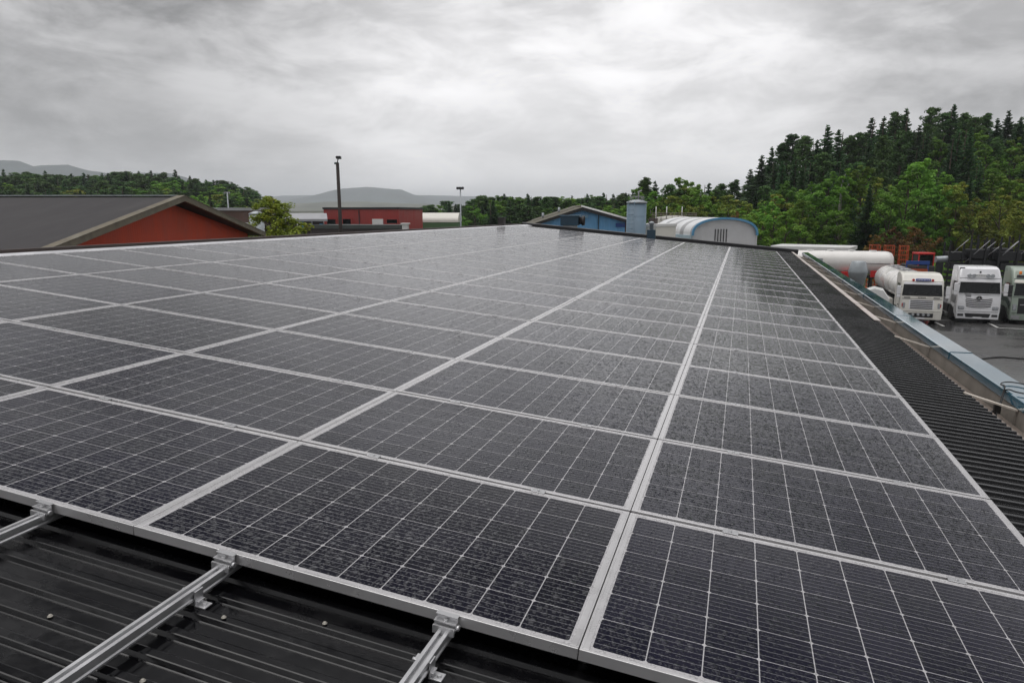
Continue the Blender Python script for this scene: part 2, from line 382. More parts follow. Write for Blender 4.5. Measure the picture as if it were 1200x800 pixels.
M['leafy'] = leaf_mat('yellowing_leaves', (0.105, 0.160, 0.017), (0.18, 0.21, 0.026), (0.22, 0.16, 0.02))
M['leafo'] = leaf_mat('rusty_autumn_leaves', (0.10, 0.070, 0.018), (0.16, 0.085, 0.018), (0.22, 0.085, 0.015))
M['leafbirch'] = leaf_mat('yellow_green_birch_leaves', (0.16, 0.22, 0.02), (0.27, 0.31, 0.03), (0.33, 0.29, 0.03))

def asphalt():
    m, nt, b = new_mat('wet_asphalt')
    t = nd(nt, 'ShaderNodeTexCoord'); vec = t.outputs['Object']
    mp = nd(nt, 'ShaderNodeMapping'); nt.links.new(vec, mp.inputs[0]); mp.inputs[3].default_value = (0.45, 1.0, 1)
    n = nnoise(nt, mp.outputs[0], 0.28, 7, 0.58, 0.6); n2 = nnoise(nt, vec, 60, 3, 0.7)
    c = nmix(nt, nrange(nt, n.outputs['Fac'], 0.35, 0.65, 0, 1), (0.042, 0.042, 0.044), (0.080, 0.078, 0.076))
    c = nmix(nt, nrange(nt, n2.outputs['Fac'], 0.4, 0.65, 0, 0.4), c, (0.085, 0.083, 0.08))
    nt.links.new(c, b.inputs['Base Color'])
    nt.links.new(nrange(nt, n.outputs['Fac'], 0.42, 0.60, 0.10, 0.48, True), b.inputs['Roughness'])
    bn = nd(nt, 'ShaderNodeBump'); bn.inputs['Strength'].default_value = 0.25; bn.inputs['Distance'].default_value = 0.005
    nt.links.new(n2.outputs['Fac'], bn.inputs['Height']); nt.links.new(bn.outputs[0], b.inputs['Normal'])
    return m
M['asphalt'] = asphalt()
M['paintline'] = simple('worn_road_paint', (0.50, 0.50, 0.48), 0.5, 0, 0.25, 4, dirt=(0.15, 0.15, 0.15))
def ground_mat():
    m, nt, b = new_mat('rough_ground')
    t = nd(nt, 'ShaderNodeTexCoord'); vec = t.outputs['Object']
    n = nnoise(nt, vec, 0.05, 8, 0.6); n2 = nnoise(nt, vec, 1.2, 5, 0.6)
    c = nmix(nt, nrange(nt, n.outputs['Fac'], 0.4, 0.6, 0, 1), (0.028, 0.045, 0.018), (0.06, 0.062, 0.034))
    c = nmix(nt, nrange(nt, n2.outputs['Fac'], 0.4, 0.7, 0, 0.6), c, (0.045, 0.038, 0.026))
    nt.links.new(c, b.inputs['Base Color']); b.inputs['Roughness'].default_value = 0.95
    return m
M['ground'] = ground_mat()
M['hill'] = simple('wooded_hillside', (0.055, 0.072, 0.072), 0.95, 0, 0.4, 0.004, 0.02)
M['farland'] = simple('patchy_farmland', (0.11, 0.115, 0.09), 0.95, 0, 0.5, 0.006, 0.02, dirt=(0.035, 0.05, 0.03))

def hall_roof_mat():
    m, nt, b = new_mat('striped_hall_roof')
    t = nd(nt, 'ShaderNodeTexCoord'); sp = nd(nt, 'ShaderNodeSeparateXYZ'); nt.links.new(t.outputs['Object'], sp.inputs[0])
    fr = nmath(nt, 'FRACT', nmath(nt, 'DIVIDE', sp.outputs[1], 2.7))
    n = nnoise(nt, t.outputs['Object'], 1.2, 6, 0.65)
    s = nrange(nt, nmath(nt, 'ABSOLUTE', nmath(nt, 'SUBTRACT', fr, 0.5)), 0.30, 0.34, 0, 1)
    c = nmix(nt, s, (0.72, 0.73, 0.74), (0.36, 0.37, 0.38))
    c = nmix(nt, nrange(nt, n.outputs['Fac'], 0.5, 0.75, 0, 0.5), c, (0.42, 0.37, 0.34))
    nt.links.new(c, b.inputs['Base Color']); b.inputs['Roughness'].default_value = 0.4
    return m
M['hallroof'] = hall_roof_mat()

# ------------------------------------------------------------------ mesh helpers
class MB:
    def __init__(s): s.bm = bmesh.new(); s.mi = 0
    def face(s, pts):
        try:
            f = s.bm.faces.new([s.bm.verts.new(tuple(p)) for p in pts]); f.material_index = s.mi
        except ValueError: pass
        return s
    def box(s, c, d, rz=0.0, bevel=0.0, mat4=None):
        r = bmesh.ops.create_cube(s.bm, size=1)
        vs_ = r['verts']
        for v in vs_: v.co = Vector((v.co.x * d[0], v.co.y * d[1], v.co.z * d[2]))
        if bevel:
            es = list({e for v in vs_ for e in v.link_edges})
            rb = bmesh.ops.bevel(s.bm, geom=es, offset=bevel, segments=2, affect='EDGES', profile=0.5)
            vs_ = list({v for f in rb['faces'] for v in f.verts} | {v for v in vs_ if v.is_valid})
        T = Matrix.Translation(Vector(c)) @ Matrix.Rotation(rz, 4, 'Z')
        if mat4 is not None: T = mat4 @ T
        for v in vs_: v.co = T @ v.co
        for f in {f for v in vs_ for f in v.link_faces}: f.material_index = s.mi
        return s
    def prism(s, poly, x0, x1, axis=0, bevel=0.0):
        """polygon of (a,b) extruded along one axis: axis 0 -> (x, a, b), 1 -> (a, y, b), 2 -> (a, b, z)"""
        def P(t, a, b): return (t, a, b) if axis == 0 else ((a, t, b) if axis == 1 else (a, b, t))
        v0 = [s.bm.verts.new(P(x0, *p)) for p in poly]; v1 = [s.bm.verts.new(P(x1, *p)) for p in poly]
        fs = [s.bm.faces.new(v0), s.bm.faces.new(v1[::-1])]
        n = len(poly)
        for i in range(n): fs.append(s.bm.faces.new((v0[i], v1[i], v1[(i + 1) % n], v0[(i + 1) % n])))
        for f in fs: f.material_index = s.mi
        if bevel:
            es = list({e for f in fs[:2] for e in f.edges})
            r = bmesh.ops.bevel(s.bm, geom=es, offset=bevel, segments=3, affect='EDGES', profile=0.5)
            for f in r['faces']: f.material_index = s.mi; f.smooth = True
        return s
    def tube(s, pts, r, n=8, cap=True, smooth=True):
        pts = [Vector(p) for p in pts]
        rr = r if isinstance(r, (list, tuple)) else [r] * len(pts)
        rings = []
        ref = None
        for i, p in enumerate(pts):
            d = (pts[min(i + 1, len(pts) - 1)] - pts[max(i - 1, 0)]).normalized()
            if ref is None or abs(ref.dot(d)) > 0.95: ref = Vector((0, 0, 1)) if abs(d.z) < 0.9 else Vector((1, 0, 0))
            a = d.cross(ref).normalized(); b = a.cross(d).normalized(); ref = b
            rings.append([s.bm.verts.new(p + (a * math.cos(2 * PI * k / n) + b * math.sin(2 * PI * k / n)) * rr[i]) for k in range(n)])
        for A, B in zip(rings, rings[1:]):
            for k in range(n):
                f = s.bm.faces.new((A[k], A[(k + 1) % n], B[(k + 1) % n], B[k])); f.material_index = s.mi; f.smooth = smooth
        if cap:
            for rg in (rings[0][::-1], rings[-1]):
                f = s.bm.faces.new(rg); f.material_index = s.mi
        return s
    def lathe(s, prof, c=(0, 0, 0), n=24, axis='Z'):
        rings = []
        for r, h in prof:
            ring = []
            for k in range(n):
                a = 2 * PI * k / n; x, y = r * math.cos(a), r * math.sin(a)
                p = {'Z': (x, y, h), 'X': (h, x, y), 'Y': (x, h, y)}[axis]
                ring.append(s.bm.verts.new((p[0] + c[0], p[1] + c[1], p[2] + c[2])))
            rings.append(ring)
        for A, B in zip(rings, rings[1:]):
            for k in range(n):
                f = s.bm.faces.new((A[k], A[(k + 1) % n], B[(k + 1) % n], B[k])); f.material_index = s.mi; f.smooth = True
        for rg in (rings[0][::-1], rings[-1]):
            try: f = s.bm.faces.new(rg); f.material_index = s.mi
            except ValueError: pass
        return s
    def xf(s, fn):
        for v in s.bm.verts: v.co = Vector(tuple(fn(*v.co)))
        return s
    def build(s, name, mats, parent=None):
        bmesh.ops.recalc_face_normals(s.bm, faces=s.bm.faces[:])
        me = bpy.data.meshes.new(name); s.bm.to_mesh(me); s.bm.free()
        for m in (mats if isinstance(mats, (list, tuple)) else [mats]): me.materials.append(m)
        o = bpy.data.objects.new(name, me); COL.objects.link(o)
        if parent: o.parent = parent
        return o
def tag(o, label=None, cat=None, group=None, kind=None):
    if label: o['label'] = label
    if cat: o['category'] = cat
    if group: o['group'] = group
    if kind: o['kind'] = kind
    return o
def thing(name, label, cat, loc=(0, 0, 0), rz=0.0, group=None, rot=None):
    o = bpy.data.objects.new(name, None); COL.objects.link(o)
    o.empty_display_size = 0.2
    o.location = tuple(loc); o.rotation_euler = rot if rot else (0, 0, rz)
    return tag(o, label, cat, group)
KIDS = {}
def kids(o): return [c for c in COL.objects if c.parent == o]
def dup(root, tree, loc, rot=None, scale=None, label=None, group=None):
    """copy a thing with its parts and sub-parts; `tree` = [(part, [subparts])]"""
    r = root.copy(); COL.objects.link(r); r.location = tuple(loc)
    if rot is not None: r.rotation_euler = rot
    if scale is not None: r.scale = scale
    if label: r['label'] = label
    if group: r['group'] = group
    for ch, subs in tree:
        c = ch.copy(); COL.objects.link(c); c.parent = r
        for g in subs:
            d = g.copy(); COL.objects.link(d); d.parent = c
    return r
def ORD(n):
    w = ['zeroth', 'first', 'second', 'third', 'fourth', 'fifth', 'sixth', 'seventh', 'eighth', 'ninth', 'tenth', 'eleventh', 'twelfth',
         'thirteenth', 'fourteenth', 'fifteenth', 'sixteenth', 'seventeenth', 'eighteenth', 'nineteenth', 'twentieth', 'twenty-first',
         'twenty-second', 'twenty-third', 'twenty-fourth', 'twenty-fifth']
    return w[n]

# ------------------------------------------------------------------ ground, yard, hills
def ground():
    def axis(lo, a, b, hi, fine, n):
        return np.concatenate([np.linspace(lo, a, n, endpoint=False), np.arange(a, b, fine), np.linspace(b, hi, n)])
    xs = axis(-9000, -320, 240, 9000, 8, 10); ys = axis(-3000, -40, 360, 9000, 8, 10)
    X, Y = np.meshgrid(xs, ys); Z = ground_h(X, Y)
    nx, ny = len(xs), len(ys)
    vs_ = np.stack([X, Y, Z], -1).reshape(-1, 3)
    fs = [(j * nx + i, j * nx + i + 1, (j + 1) * nx + i + 1, (j + 1) * nx + i) for j in range(ny - 1) for i in range(nx - 1)]
    me = bpy.data.meshes.new('ground'); me.from_pydata(vs_.tolist(), [], fs); me.materials.append(M['ground'])
    for p in me.polygons: p.use_smooth = True
    o = bpy.data.objects.new('ground', me); COL.objects.link(o); tag(o, kind='structure')
ground()
z1 = GZ + 0.02
tag(MB().box((24, 33, GZ + 0.005), (46, 84, 0.03)).build('asphalt_yard', M['asphalt']), kind='structure')
tag(MB().box((-30, 60, GZ + 0.003), (52, 90, 0.02)).build('gravel_yard', M['farland']), kind='structure')

def ridge(name, D, pts, depth, m, seed, label=None):
    """a long hill: crest given as (pixel column, pixel row) at distance D, sloping down to the ground on both sides"""
    rnd = np.random.RandomState(seed)
    n = 90
    px = np.linspace(pts[0][0], pts[-1][0], n)
    py = np.interp(px, [p[0] for p in pts], [p[1] for p in pts]) + np.convolve(rnd.randn(n + 8), np.ones(9) / 9, 'valid') * 1.2
    vs_, fs = [], []
    K = 9
    for i in range(n):
        c = at(px[i], py[i], D)
        for k in range(K):
            q = (k - (K - 1) / 2) / ((K - 1) / 2)
            z = GZ - 2 + (c[2] - GZ + 2) * (1 - abs(q) ** 1.3) + (rnd.rand() - 0.5) * (c[2] - GZ) * 0.10 * (1 - abs(q))
            if k == (K - 1) // 2: z = c[2]
            vs_.append((c[0] + FH[0] * q * depth, c[1] + FH[1] * q * depth, z))
    for i in range(n - 1):
        for k in range(K - 1):
            a = i * K + k; fs.append((a, a + 1, a + K + 1, a + K))
    me = bpy.data.meshes.new(name); me.from_pydata(vs_, [], fs); me.materials.append(m)
    for p in me.polygons: p.use_smooth = True
    o = bpy.data.objects.new(name, me); COL.objects.link(o); tag(o, kind='structure')
ridge('mountain', 4600, [(290, 246), (330, 236), (370, 229), (395, 222.5), (425, 220), (450, 220.5), (470, 222), (484, 228), (520, 236), (560, 242), (600, 248)], 900, M['hill'], 3)
ridge('mountain', 5600, [(180, 240), (260, 236), (330, 229), (400, 228), (520, 229), (620, 232), (800, 238), (900, 247)], 900, M['hill'], 4)
ridge('hill', 2300, [(250, 247), (330, 240), (380, 236.5), (430, 236), (470, 238), (520, 240), (600, 243), (700, 247)], 500, M['farland'], 5)
ridge('mountain', 3000, [(-260, 215), (-120, 200), (-40, 192), (5, 188), (22, 188.5), (35, 195), (52, 193), (80, 192.5), (100, 199), (130, 204), (170, 202), (200, 203), (240, 215), (280, 238), (300, 247)], 700, M['hill'], 6)

# ------------------------------------------------------------------ the warehouse we stand on
U_EAVE, U_RIDGE, V0, V1 = 2.38, -8.72, -8.0, 28.25
W_RIB, RIB_H, RIB_P = -0.097, 0.0155, 0.106
wh = thing('warehouse', 'black roofed warehouse carrying the solar panels, with blue parapet cap', 'warehouse', (0, 0, 0))
def roof_sheet():
    prof = []
    v = V0
    while v < V1:
        for dv, dw in ((0, -1), (0.052, -1), (0.056, -0.93), (0.063, -0.07), (0.067, 0), (0.090, 0), (0.094, -0.07), (0.101, -0.93)):
            prof.append((v + dv, W_RIB + dw * RIB_H if dw > -1 else W_RIB - RIB_H))
        v += RIB_P
    us = [U_RIDGE, U_EAVE]
    def mk(us, fn, name, mat):
        vs_ = [tuple(fn(u, v, w)) for u in us for v, w in prof]
        n = len(prof); fs = [(i, i + 1, n + i + 1, n + i) for i in range(n - 1)]
        me = bpy.data.meshes.new(name); me.from_pydata(vs_, [], fs); me.materials.append(mat)
        o = bpy.data.objects.new(name, me); COL.objects.link(o); o.parent = wh
        return o
    o = mk(us, RW, 'roof', M['roof'])
    rx = RW(U_RIDGE, 0, 0)
    def other(u, v, w):        # the far slope, falling the other way from the ridge
        return np.array([rx[0] + (u - U_RIDGE) * math.cos(SLOPE), v, rx[2] + (u - U_RIDGE) * math.sin(SLOPE) + w])
    mk([U_RIDGE - 11.5, U_RIDGE], other, 'roof', M['roofside'])
    return o
roof = roof_sheet()
# roof screws (small caps on the bare sheet)
sc_ = MB()
rnd = random.Random(5)
for q in ((54, 726), (268, 720), (184, 786), (386, 726)):
    u, v = on_roof(*q, W_RIB)
    v = round((v - V0 - 0.078) / RIB_P) * RIB_P + V0 + 0.078
    c = RW(u, v, W_RIB + 0.004)
    sc_.lathe([(0.0085, 0), (0.0085, 0.0015), (0.005, 0.002), (0.005, 0.006), (0.001, 0.0065)], c, 8)
sc_.build('roof_screw', M['screw'], roof)
# ridge flashing
MB().prism([(-8.90, -0.085), (-8.72, -0.055), (-8.46, -0.088), (-8.46, -0.076), (-8.72, -0.038), (-8.90, -0.07)], V0, V1 - 0.05, 1).xf(RW).build('ridge_cap', M['ridge'], wh)
MB().box((-8.97, (V0 + V1) / 2, -0.075), (0.05, V1 - V0 - 0.1, 0.10)).xf(RW).build('ridge_flashing', M['brown'], wh)
# far gable flashing
MB().prism([(V1, -0.16), (V1 + 0.16, -0.16), (V1 + 0.16, 0.02), (V1 + 0.13, 0.035), (V1 + 0.02, 0.025), (V1, 0.01)], -8.98, U_EAVE + 0.2, 0).xf(RW).build('gable_flashing', M['black'], wh)
# eave: gutter, hangers, parapet and cap
MB().prism([(2.40, -0.13), (2.40, -0.315), (2.755, -0.335), (2.755, -0.31), (2.43, -0.29), (2.43, -0.13)], V0, V1, 1).xf(RW).build('gutter', M['gutter'], wh)
MB().box((2.858, (V0 + V1) / 2, -0.25), (0.19, V1 - V0, 0.26)).xf(RW).build('parapet_wall', M['concrete'], wh)
for k, v in enumerate((0.9, 3.0, 5.07, 8.07, 10.18, 12.08, 14.1, 16.1, 18.1, 20.1, 22.1, 24.1, 26.1)):
    a = -0.125
    MB().prism([(2.34, a + 0.038), (2.757, a - 0.045), (2.757, a - 0.060), (2.34, a + 0.025)], v - 0.028, v + 0.028, 1).xf(RW).build('gutter_strap', M['strap'], wh)
v = 9.4; tr = MB()
while v < V1 - 0.3:
    L = min(1.95, V1 - 0.1 - v)
    tr.box((2.36, v + L / 2, W_RIB + 0.008 + rnd.uniform(0, 0.006)), (0.085, L - 0.03, 0.012)); v += L
tr.xf(RW).build('eave_flashing', M['trim'], wh)
# cap in lengths with lapped joints
cp = MB(); v = V0; k = 0
while v < V1 + 0.1:
    L = 3.05
    e = 0.0025 * (k % 2)
    cp.prism([(2.752 - e, -0.160), (2.752 - e, -0.084), (2.760, -0.076 + e), (2.968, -0.054 + e), (2.976 + e, -0.060), (2.976 + e, -0.15), (2.970 + e, -0.15), (2.963, -0.066),
              (2.766, -0.090), (2.757 - e, -0.160)], v, v + L + 0.03 - (0.06 if k % 2 else 0), 1)
    v += L; k += 1
cp.xf(RW).build('parapet_cap', M['cap'], wh)
cj = MB(); v = V0 + 3.05
while v < V1:
    cj.prism([(2.746, -0.158), (2.746, -0.081), (2.757, -0.0705), (2.970, -0.0475), (2.981, -0.056), (2.981, -0.14), (2.977, -0.14), (2.977, -0.060), (2.966, -0.0525), (2.761, -0.0745), (2.750, -0.084), (2.750, -0.158)], v - 0.035, v + 0.035, 1); v += 3.05
cj.xf(RW).build('cap_joint', M['cap'], wh)
# walls
xw = RW(2.90, 0, -0.2)[0]; xl = RW(U_RIDGE, 0, 0)[0] - 11.3
MB().box((xw - 0.05, (V0 + V1) / 2, (GZ - 0.62) / 2), (0.14, V1 - V0, -GZ - 0.62)).build('wall', M['concrete'], wh)
rz_ = RW(U_RIDGE, 0, 0)[2]
for y in (V0 + 0.06, V1 - 0.06):
    MB().prism([(xl, GZ), (xw - 0.13, GZ), (xw - 0.13, -0.50), (RW(U_RIDGE, 0, 0)[0], rz_ - 0.16), (xl, rz_ - 11.3 * math.sin(SLOPE) - 0.16)], y - 0.05, y + 0.05, 1).build('wall', M['concrete'], wh)
MB().box((xl, (V0 + V1) / 2, (GZ - 0.5) / 2), (0.1, V1 - V0 - 0.3, -GZ - 0.5)).build('wall', M['concrete'], wh)

# ------------------------------------------------------------------ solar panels
PX, PY = 1.6155 * S_, 1.0 * S_
LX, LY, TH = PX - 0.004, PY - 0.018, 0.036
FXW, FYW = 0.026, 0.0115
sp_ = thing('solar_panel', 'x', 'solar panel', (0, 0, 0), rot=(0, SLOPE, 0), group='solar panels laid in rows on the warehouse roof')
fm = MB()
hx, hy = LX / 2, LY / 2
for sy in (-1, 1):
    fm.box((0, sy * (hy - FYW / 2), -TH / 2), (LX, FYW, TH), bevel=0.0012)
for sx in (-1, 1):
    fm.box((sx * (hx - FXW / 2), 0, -TH / 2 - 0.0004), (FXW, LY - 2 * FYW, TH - 0.0008), bevel=0.001)
    fm.box((sx * (hx - FXW * 0.30), 0, -0.0002), (0.0025, LY - 2 * FYW - 0.004, 0.0016))
frame = fm.build('frame', M['frame'], sp_)
gm = MB().box((0, 0, -0.0045), (LX - 2 * FXW, LY - 2 * FYW, 0.005)).build('glass', M['glass'], sp_)
sp_tree = [(frame, []), (gm, [])]
NROW, COLS = 25, (1, 0, -1, -2, -3, -4)          # column 1 lies beside the bare strip, -4 by the ridge
rnd = random.Random(11)
first = True
for j in range(NROW):
    for ci, c in enumerate(COLS):
        u = (c - 0.5) * PX; v = (j + 0.5) * PY
        col = ('column beside the bare roof strip', 'second column from the bare roof strip', 'third column from the bare roof strip',
               'third column from the ridge', 'second column from the ridge', 'column along the ridge')[ci]
        row = 'front row' if j == 0 else ('farthest row' if j == NROW - 1 else ORD(j + 1) + ' row from the front')
        lab = 'solar panel, %s, %s' % (row, col)
        loc = RW(u, v, rnd.uniform(-0.0012, 0.0012))
        rot = (rnd.gauss(0, 0.0012), SLOPE + rnd.gauss(0, 0.0012), 0)
        if first: sp_.location = tuple(loc); sp_.rotation_euler = rot; sp_['label'] = lab; first = False
        else: dup(sp_, sp_tree, loc, rot, label=lab)

# rails with clamps
def rail_profile():
    w = 0.0185; h = 0.039
    return [(-w, -h), (w, -h), (w, -h + 0.006), (w - 0.004, -h + 0.010), (w - 0.004, -h + 0.018), (w, -h + 0.022), (w, -0.001), (w - 0.001, 0), (0.0068, 0), (0.0068, -0.004), (0.0095, -0.005),
            (0.0095, -0.014), (-0.0095, -0.014), (-0.0095, -0.005), (-0.0068, -0.004), (-0.0068, 0), (-w + 0.001, 0), (-w, -0.001), (-w, -h + 0.022), (-w + 0.004, -h + 0.018), (-w + 0.004, -h + 0.010), (-w, -h + 0.006)]
WR = -TH - 0.0015
def end_clamp_mb():
    b = MB()
    b.prism([(-0.024, 0.0025), (-0.001, 0.0025), (-0.001, 0.0375), (0.008, 0.0375), (0.008, 0.0405), (-0.010, 0.0405), (-0.010, 0.0375), (-0.004, 0.0375), (-0.004, 0.0255),
             (-0.024, 0.0255), (-0.024, 0.0225), (-0.018, 0.0225), (-0.018, 0.0055), (-0.024, 0.0055)], -0.036, 0.036, 0)
    b.prism([(-0.032, -0.012), (-0.0245, -0.012), (-0.0245, 0.014), (-0.032, 0.014)], -0.036, 0.036, 0, bevel=0.0015)
    b.tube([(0.0365, -0.014, 0.012), (0.046, -0.014, 0.012)], 0.0095, 6)
    b.tube([(0, -0.014, 0.0255), (0, -0.014, 0.032)], 0.0065, 6)
    return b
def mid_clamp_mb():
    b = MB()
    b.box((0, 0, 0.0395), (0.062, 0.034, 0.003), bevel=0.0008)
    b.box((0, 0, 0.020), (0.060, 0.012, 0.036))
    b.tube([(0, 0, 0.041), (0, 0, 0.047)], 0.0065, 8)
    return b
def foot_mb():
    b = MB()
    b.box((0.022, 0, -0.032), (0.005, 0.036, 0.052), bevel=0.001)
    b.box((0.040, 0, -0.0570), (0.040, 0.036, 0.005), bevel=0.001)
    b.tube([(0.046, 0, -0.056), (0.046, 0, -0.048)], 0.007, 6)
    b.box((0, 0, -0.0415), (0.066, 0.030, 0.004), bevel=0.001)
    b.box((-0.026, 0, -0.026), (0.010, 0.030, 0.030), bevel=0.001)
    b.tube([(-0.040, 0, -0.022), (-0.026, 0, -0.022)], 0.006, 6)
    return b
rail0 = thing('mounting_rail', 'x', 'mounting rail', rot=(0, SLOPE, 0), group='aluminium mounting rails under the panels')
rbody = MB().prism(rail_profile(), -1.55, NROW * PY + 0.15, 1).build('rail_body', M['alu'], rail0)
ec = end_clamp_mb().build('end_clamp', M['alu'], rail0)
foot_list = []
ft = foot_mb().build('roof_bracket', M['alu'], rail0); ft.location = (0, -0.155, 0)
mc0 = None; mcs = []
for j in range(1, 15):
    if mc0 is None: mc0 = mid_clamp_mb().build('mid_clamp', M['alu'], rail0); o = mc0
    else: o = mc0.copy(); COL.objects.link(o); o.parent = rail0
    o.location = (0, j * PY - 0.0, 0.0); mcs.append(o)
rail_tree = [(rbody, []), (ec, []), (ft, [])] + [(o, []) for o in mcs]
rail_u = []
for c in COLS:
    rail_u += [(c - 0.25) * PX, (c - 0.75) * PX]
for k, u in enumerate(rail_u):
    vis = {2: 'aluminium rail sticking out under the front frame edge at bottom centre', 3: 'middle of the three bare aluminium rails on the black roof sheet',
           4: 'aluminium rail sticking out at the left edge of the black roof sheet'}
    lab = vis.get(k, 'aluminium mounting rail hidden under the panels, only clamps showing')
    if k == 0: rail0['label'] = lab; rail0.location = tuple(RW(u, 0.0, WR))
    else:
        r = dup(rail0, rail_tree, RW(u, 0.0, WR), label=lab)
        if k == 4:
            for c in COL.objects:
                if c.parent == r and c.name.startswith('roof_bracket'): c.location = (0, -0.95, 0)

# ------------------------------------------------------------------ things on the roof
def roof_point(px, py, w=W_RIB): u, v = on_roof(px, py, w); return RW(u, v, w)
p = roof_point(668, 268)
t = thing('roof_fan', 'dark blue box fan on the far roof with round outlet', 'roof fan', p, R(6))
MB().box((0, 0, 0.36), (0.80, 0.62, 0.42), bevel=0.01).build('housing', M['blue_dk'], t)
MB().box((0, 0, 0.585), (0.88, 0.70, 0.035), bevel=0.008).build('lid', simple('pale_blue_sheet', (0.09, 0.17, 0.24), 0.35, 0, 0.1, 3), t)
MB().box((0, 0, 0.07), (0.62, 0.46, 0.17)).build('kerb', M['galv'], t)
MB().lathe([(0.16, 0.38), (0.17, 0.52), (0.22, 0.54), (0.22, 0.66), (0.19, 0.66), (0.18, 0.55), (0.02, 0.54)], (0, 0, 0.36), 20, 'X').build('outlet', M['dkchim'], t)
p = roof_point(588, 265)
t = thing('chimney', 'small dark square chimney standing on the roof ridge', 'chimney', p)
MB().box((0, 0, 0.16), (0.26, 0.26, 0.34), bevel=0.01).build('shaft', M['dkchim'], t)
MB().box((0, 0, 0.34), (0.31, 0.31, 0.03), bevel=0.006).build('cap', M['black'], t)
p = roof_point(763, 281.5)
t = thing('roof_flue', 'small blue flue box with grey pipe near the far roof edge', 'flue', p)
MB().box((0, 0, 0.20), (0.31, 0.31, 0.42), bevel=0.008).build('box', M['blue_dk'], t)
MB().lathe([(0.075, 0.41), (0.075, 0.62), (0.10, 0.63), (0.10, 0.70), (0.075, 0.72), (0.02, 0.74)], n=14).build('pipe', M['galv'], t)
# cable
pts = []
def rp(u, v, w): return RW(u, v, w)
base = [(2.50, 5.05, -0.28), (2.56, 5.10, -0.27), (2.62, 5.18, -0.24), (2.67, 5.24, -0.27), (2.70, 5.30, -0.20), (2.725, 5.36, -0.10), (2.74, 5.40, -0.045)]
for b_ in base: pts.append(rp(*b_))
for k in range(1, 15):
    a = PI + 2 * PI * k / 14 * 0.93
    pts.append(rp(2.86 + 0.125 * math.cos(a), 5.42 - 0.23 * math.sin(a), -0.045 + 0.02 * math.cos(a) * 0.6))
pts += [rp(2.735, 5.36, -0.09), rp(2.69, 5.26, -0.21), rp(2.62, 5.12, -0.285), rp(2.52, 4.98, -0.29)]
def smooth_path(pts, n=5):
    P = [Vector(tuple(p)) for p in pts]; out = []
    for i in range(len(P) - 1):
        p0, p1, p2, p3 = P[max(i - 1, 0)], P[i], P[i + 1], P[min(i + 2, len(P) - 1)]
        for k in range(n):
            t = k / n
            out.append(0.5 * ((2 * p1) + (-p0 + p2) * t + (2 * p0 - 5 * p1 + 4 * p2 - p3) * t * t + (-p0 + 3 * p1 - 3 * p2 + p3) * t ** 3))
    out.append(P[-1]); return out
tag(MB().tube(smooth_path(pts), 0.0062, 6).build('cable', M['rubber']), 'black cable looped over the blue parapet cap', 'cable')
b = MB()
b.box((0, 0, 0), (0.05, 0.05, 0.10), bevel=0.006, mat4=Matrix.Translation(Vector(tuple(rp(2.66, 5.22, -0.215)))))
b.tube([rp(2.66, 5.22, -0.265), rp(2.65, 5.2, -0.315)], 0.012, 8)
tag(b.build('cable_connector', M['rubber']), 'black connector block hanging on the looped cable in the gutter', 'connector')
pts = [on_ground(x, y, GZ + 0.05) for x, y in ((1146, 421), (1158, 419.5), (1172, 418.3), (1186, 419.2), (1200, 420.2), (1225, 421), (1260, 424))]
tag(MB().tube(smooth_path(pts), 0.045, 6).build('hose', M['rubber']), 'black hose lying across the wet asphalt yard', 'hose')
# vents outside the parapet
p = RW(3.45, 19.2, 0); zc = at(1005, 318, (p - CAM) @ FW)[2]
x0 = at(1005.5, 318, (p - CAM) @ FW)
t = thing('roof_vent', 'grey bulging metal vent standing beyond the blue parapet', 'vent', (x0[0], x0[1], zc - 0.55))
MB().lathe([(0.15, -0.30), (0.15, 0.18), (0.17, 0.20), (0.245, 0.52), (0.25, 0.54), (0.175, 0.82), (0.17, 0.825), (0.155, 0.80), (0.05, 0.70)], n=24).build('hood', M['galv'], t)
MB().box((0, 0, -0.55), (0.42, 0.42, 0.55), bevel=0.01).build('duct', M['galv'], t)
MB().box((0, 0, -0.95), (0.30, 0.30, 0.30), bevel=0.01).build('wall_bracket', M['galv'], t)
d0 = 15.0
x0 = at(1027, 346, d0)
t = thing('exhaust_hood', 'white angular exhaust hood fixed outside the parapet beside the tanker', 'exhaust hood', (x0[0], x0[1], x0[2]), R(-8))
MB().prism([(-0.24, 0.10), (-0.05, 0.17), (0.12, 0.13), (0.25, -0.06), (0.24, -0.10), (0.16, -0.13), (0.14, -0.26), (-0.24, -0.26)], -0.22, 0.30, 1, bevel=0.008).build('hood', M['white'], t)
MB().box((-0.16, 0.04, -0.42), (0.16, 0.34, 0.36), bevel=0.01).build('duct', M['galv'], t)
for k in range(3): MB().box((0.17, 0.04, -0.08 - 0.05 * k), (0.06, 0.40, 0.012)).build('louvre', M['plast'], t)

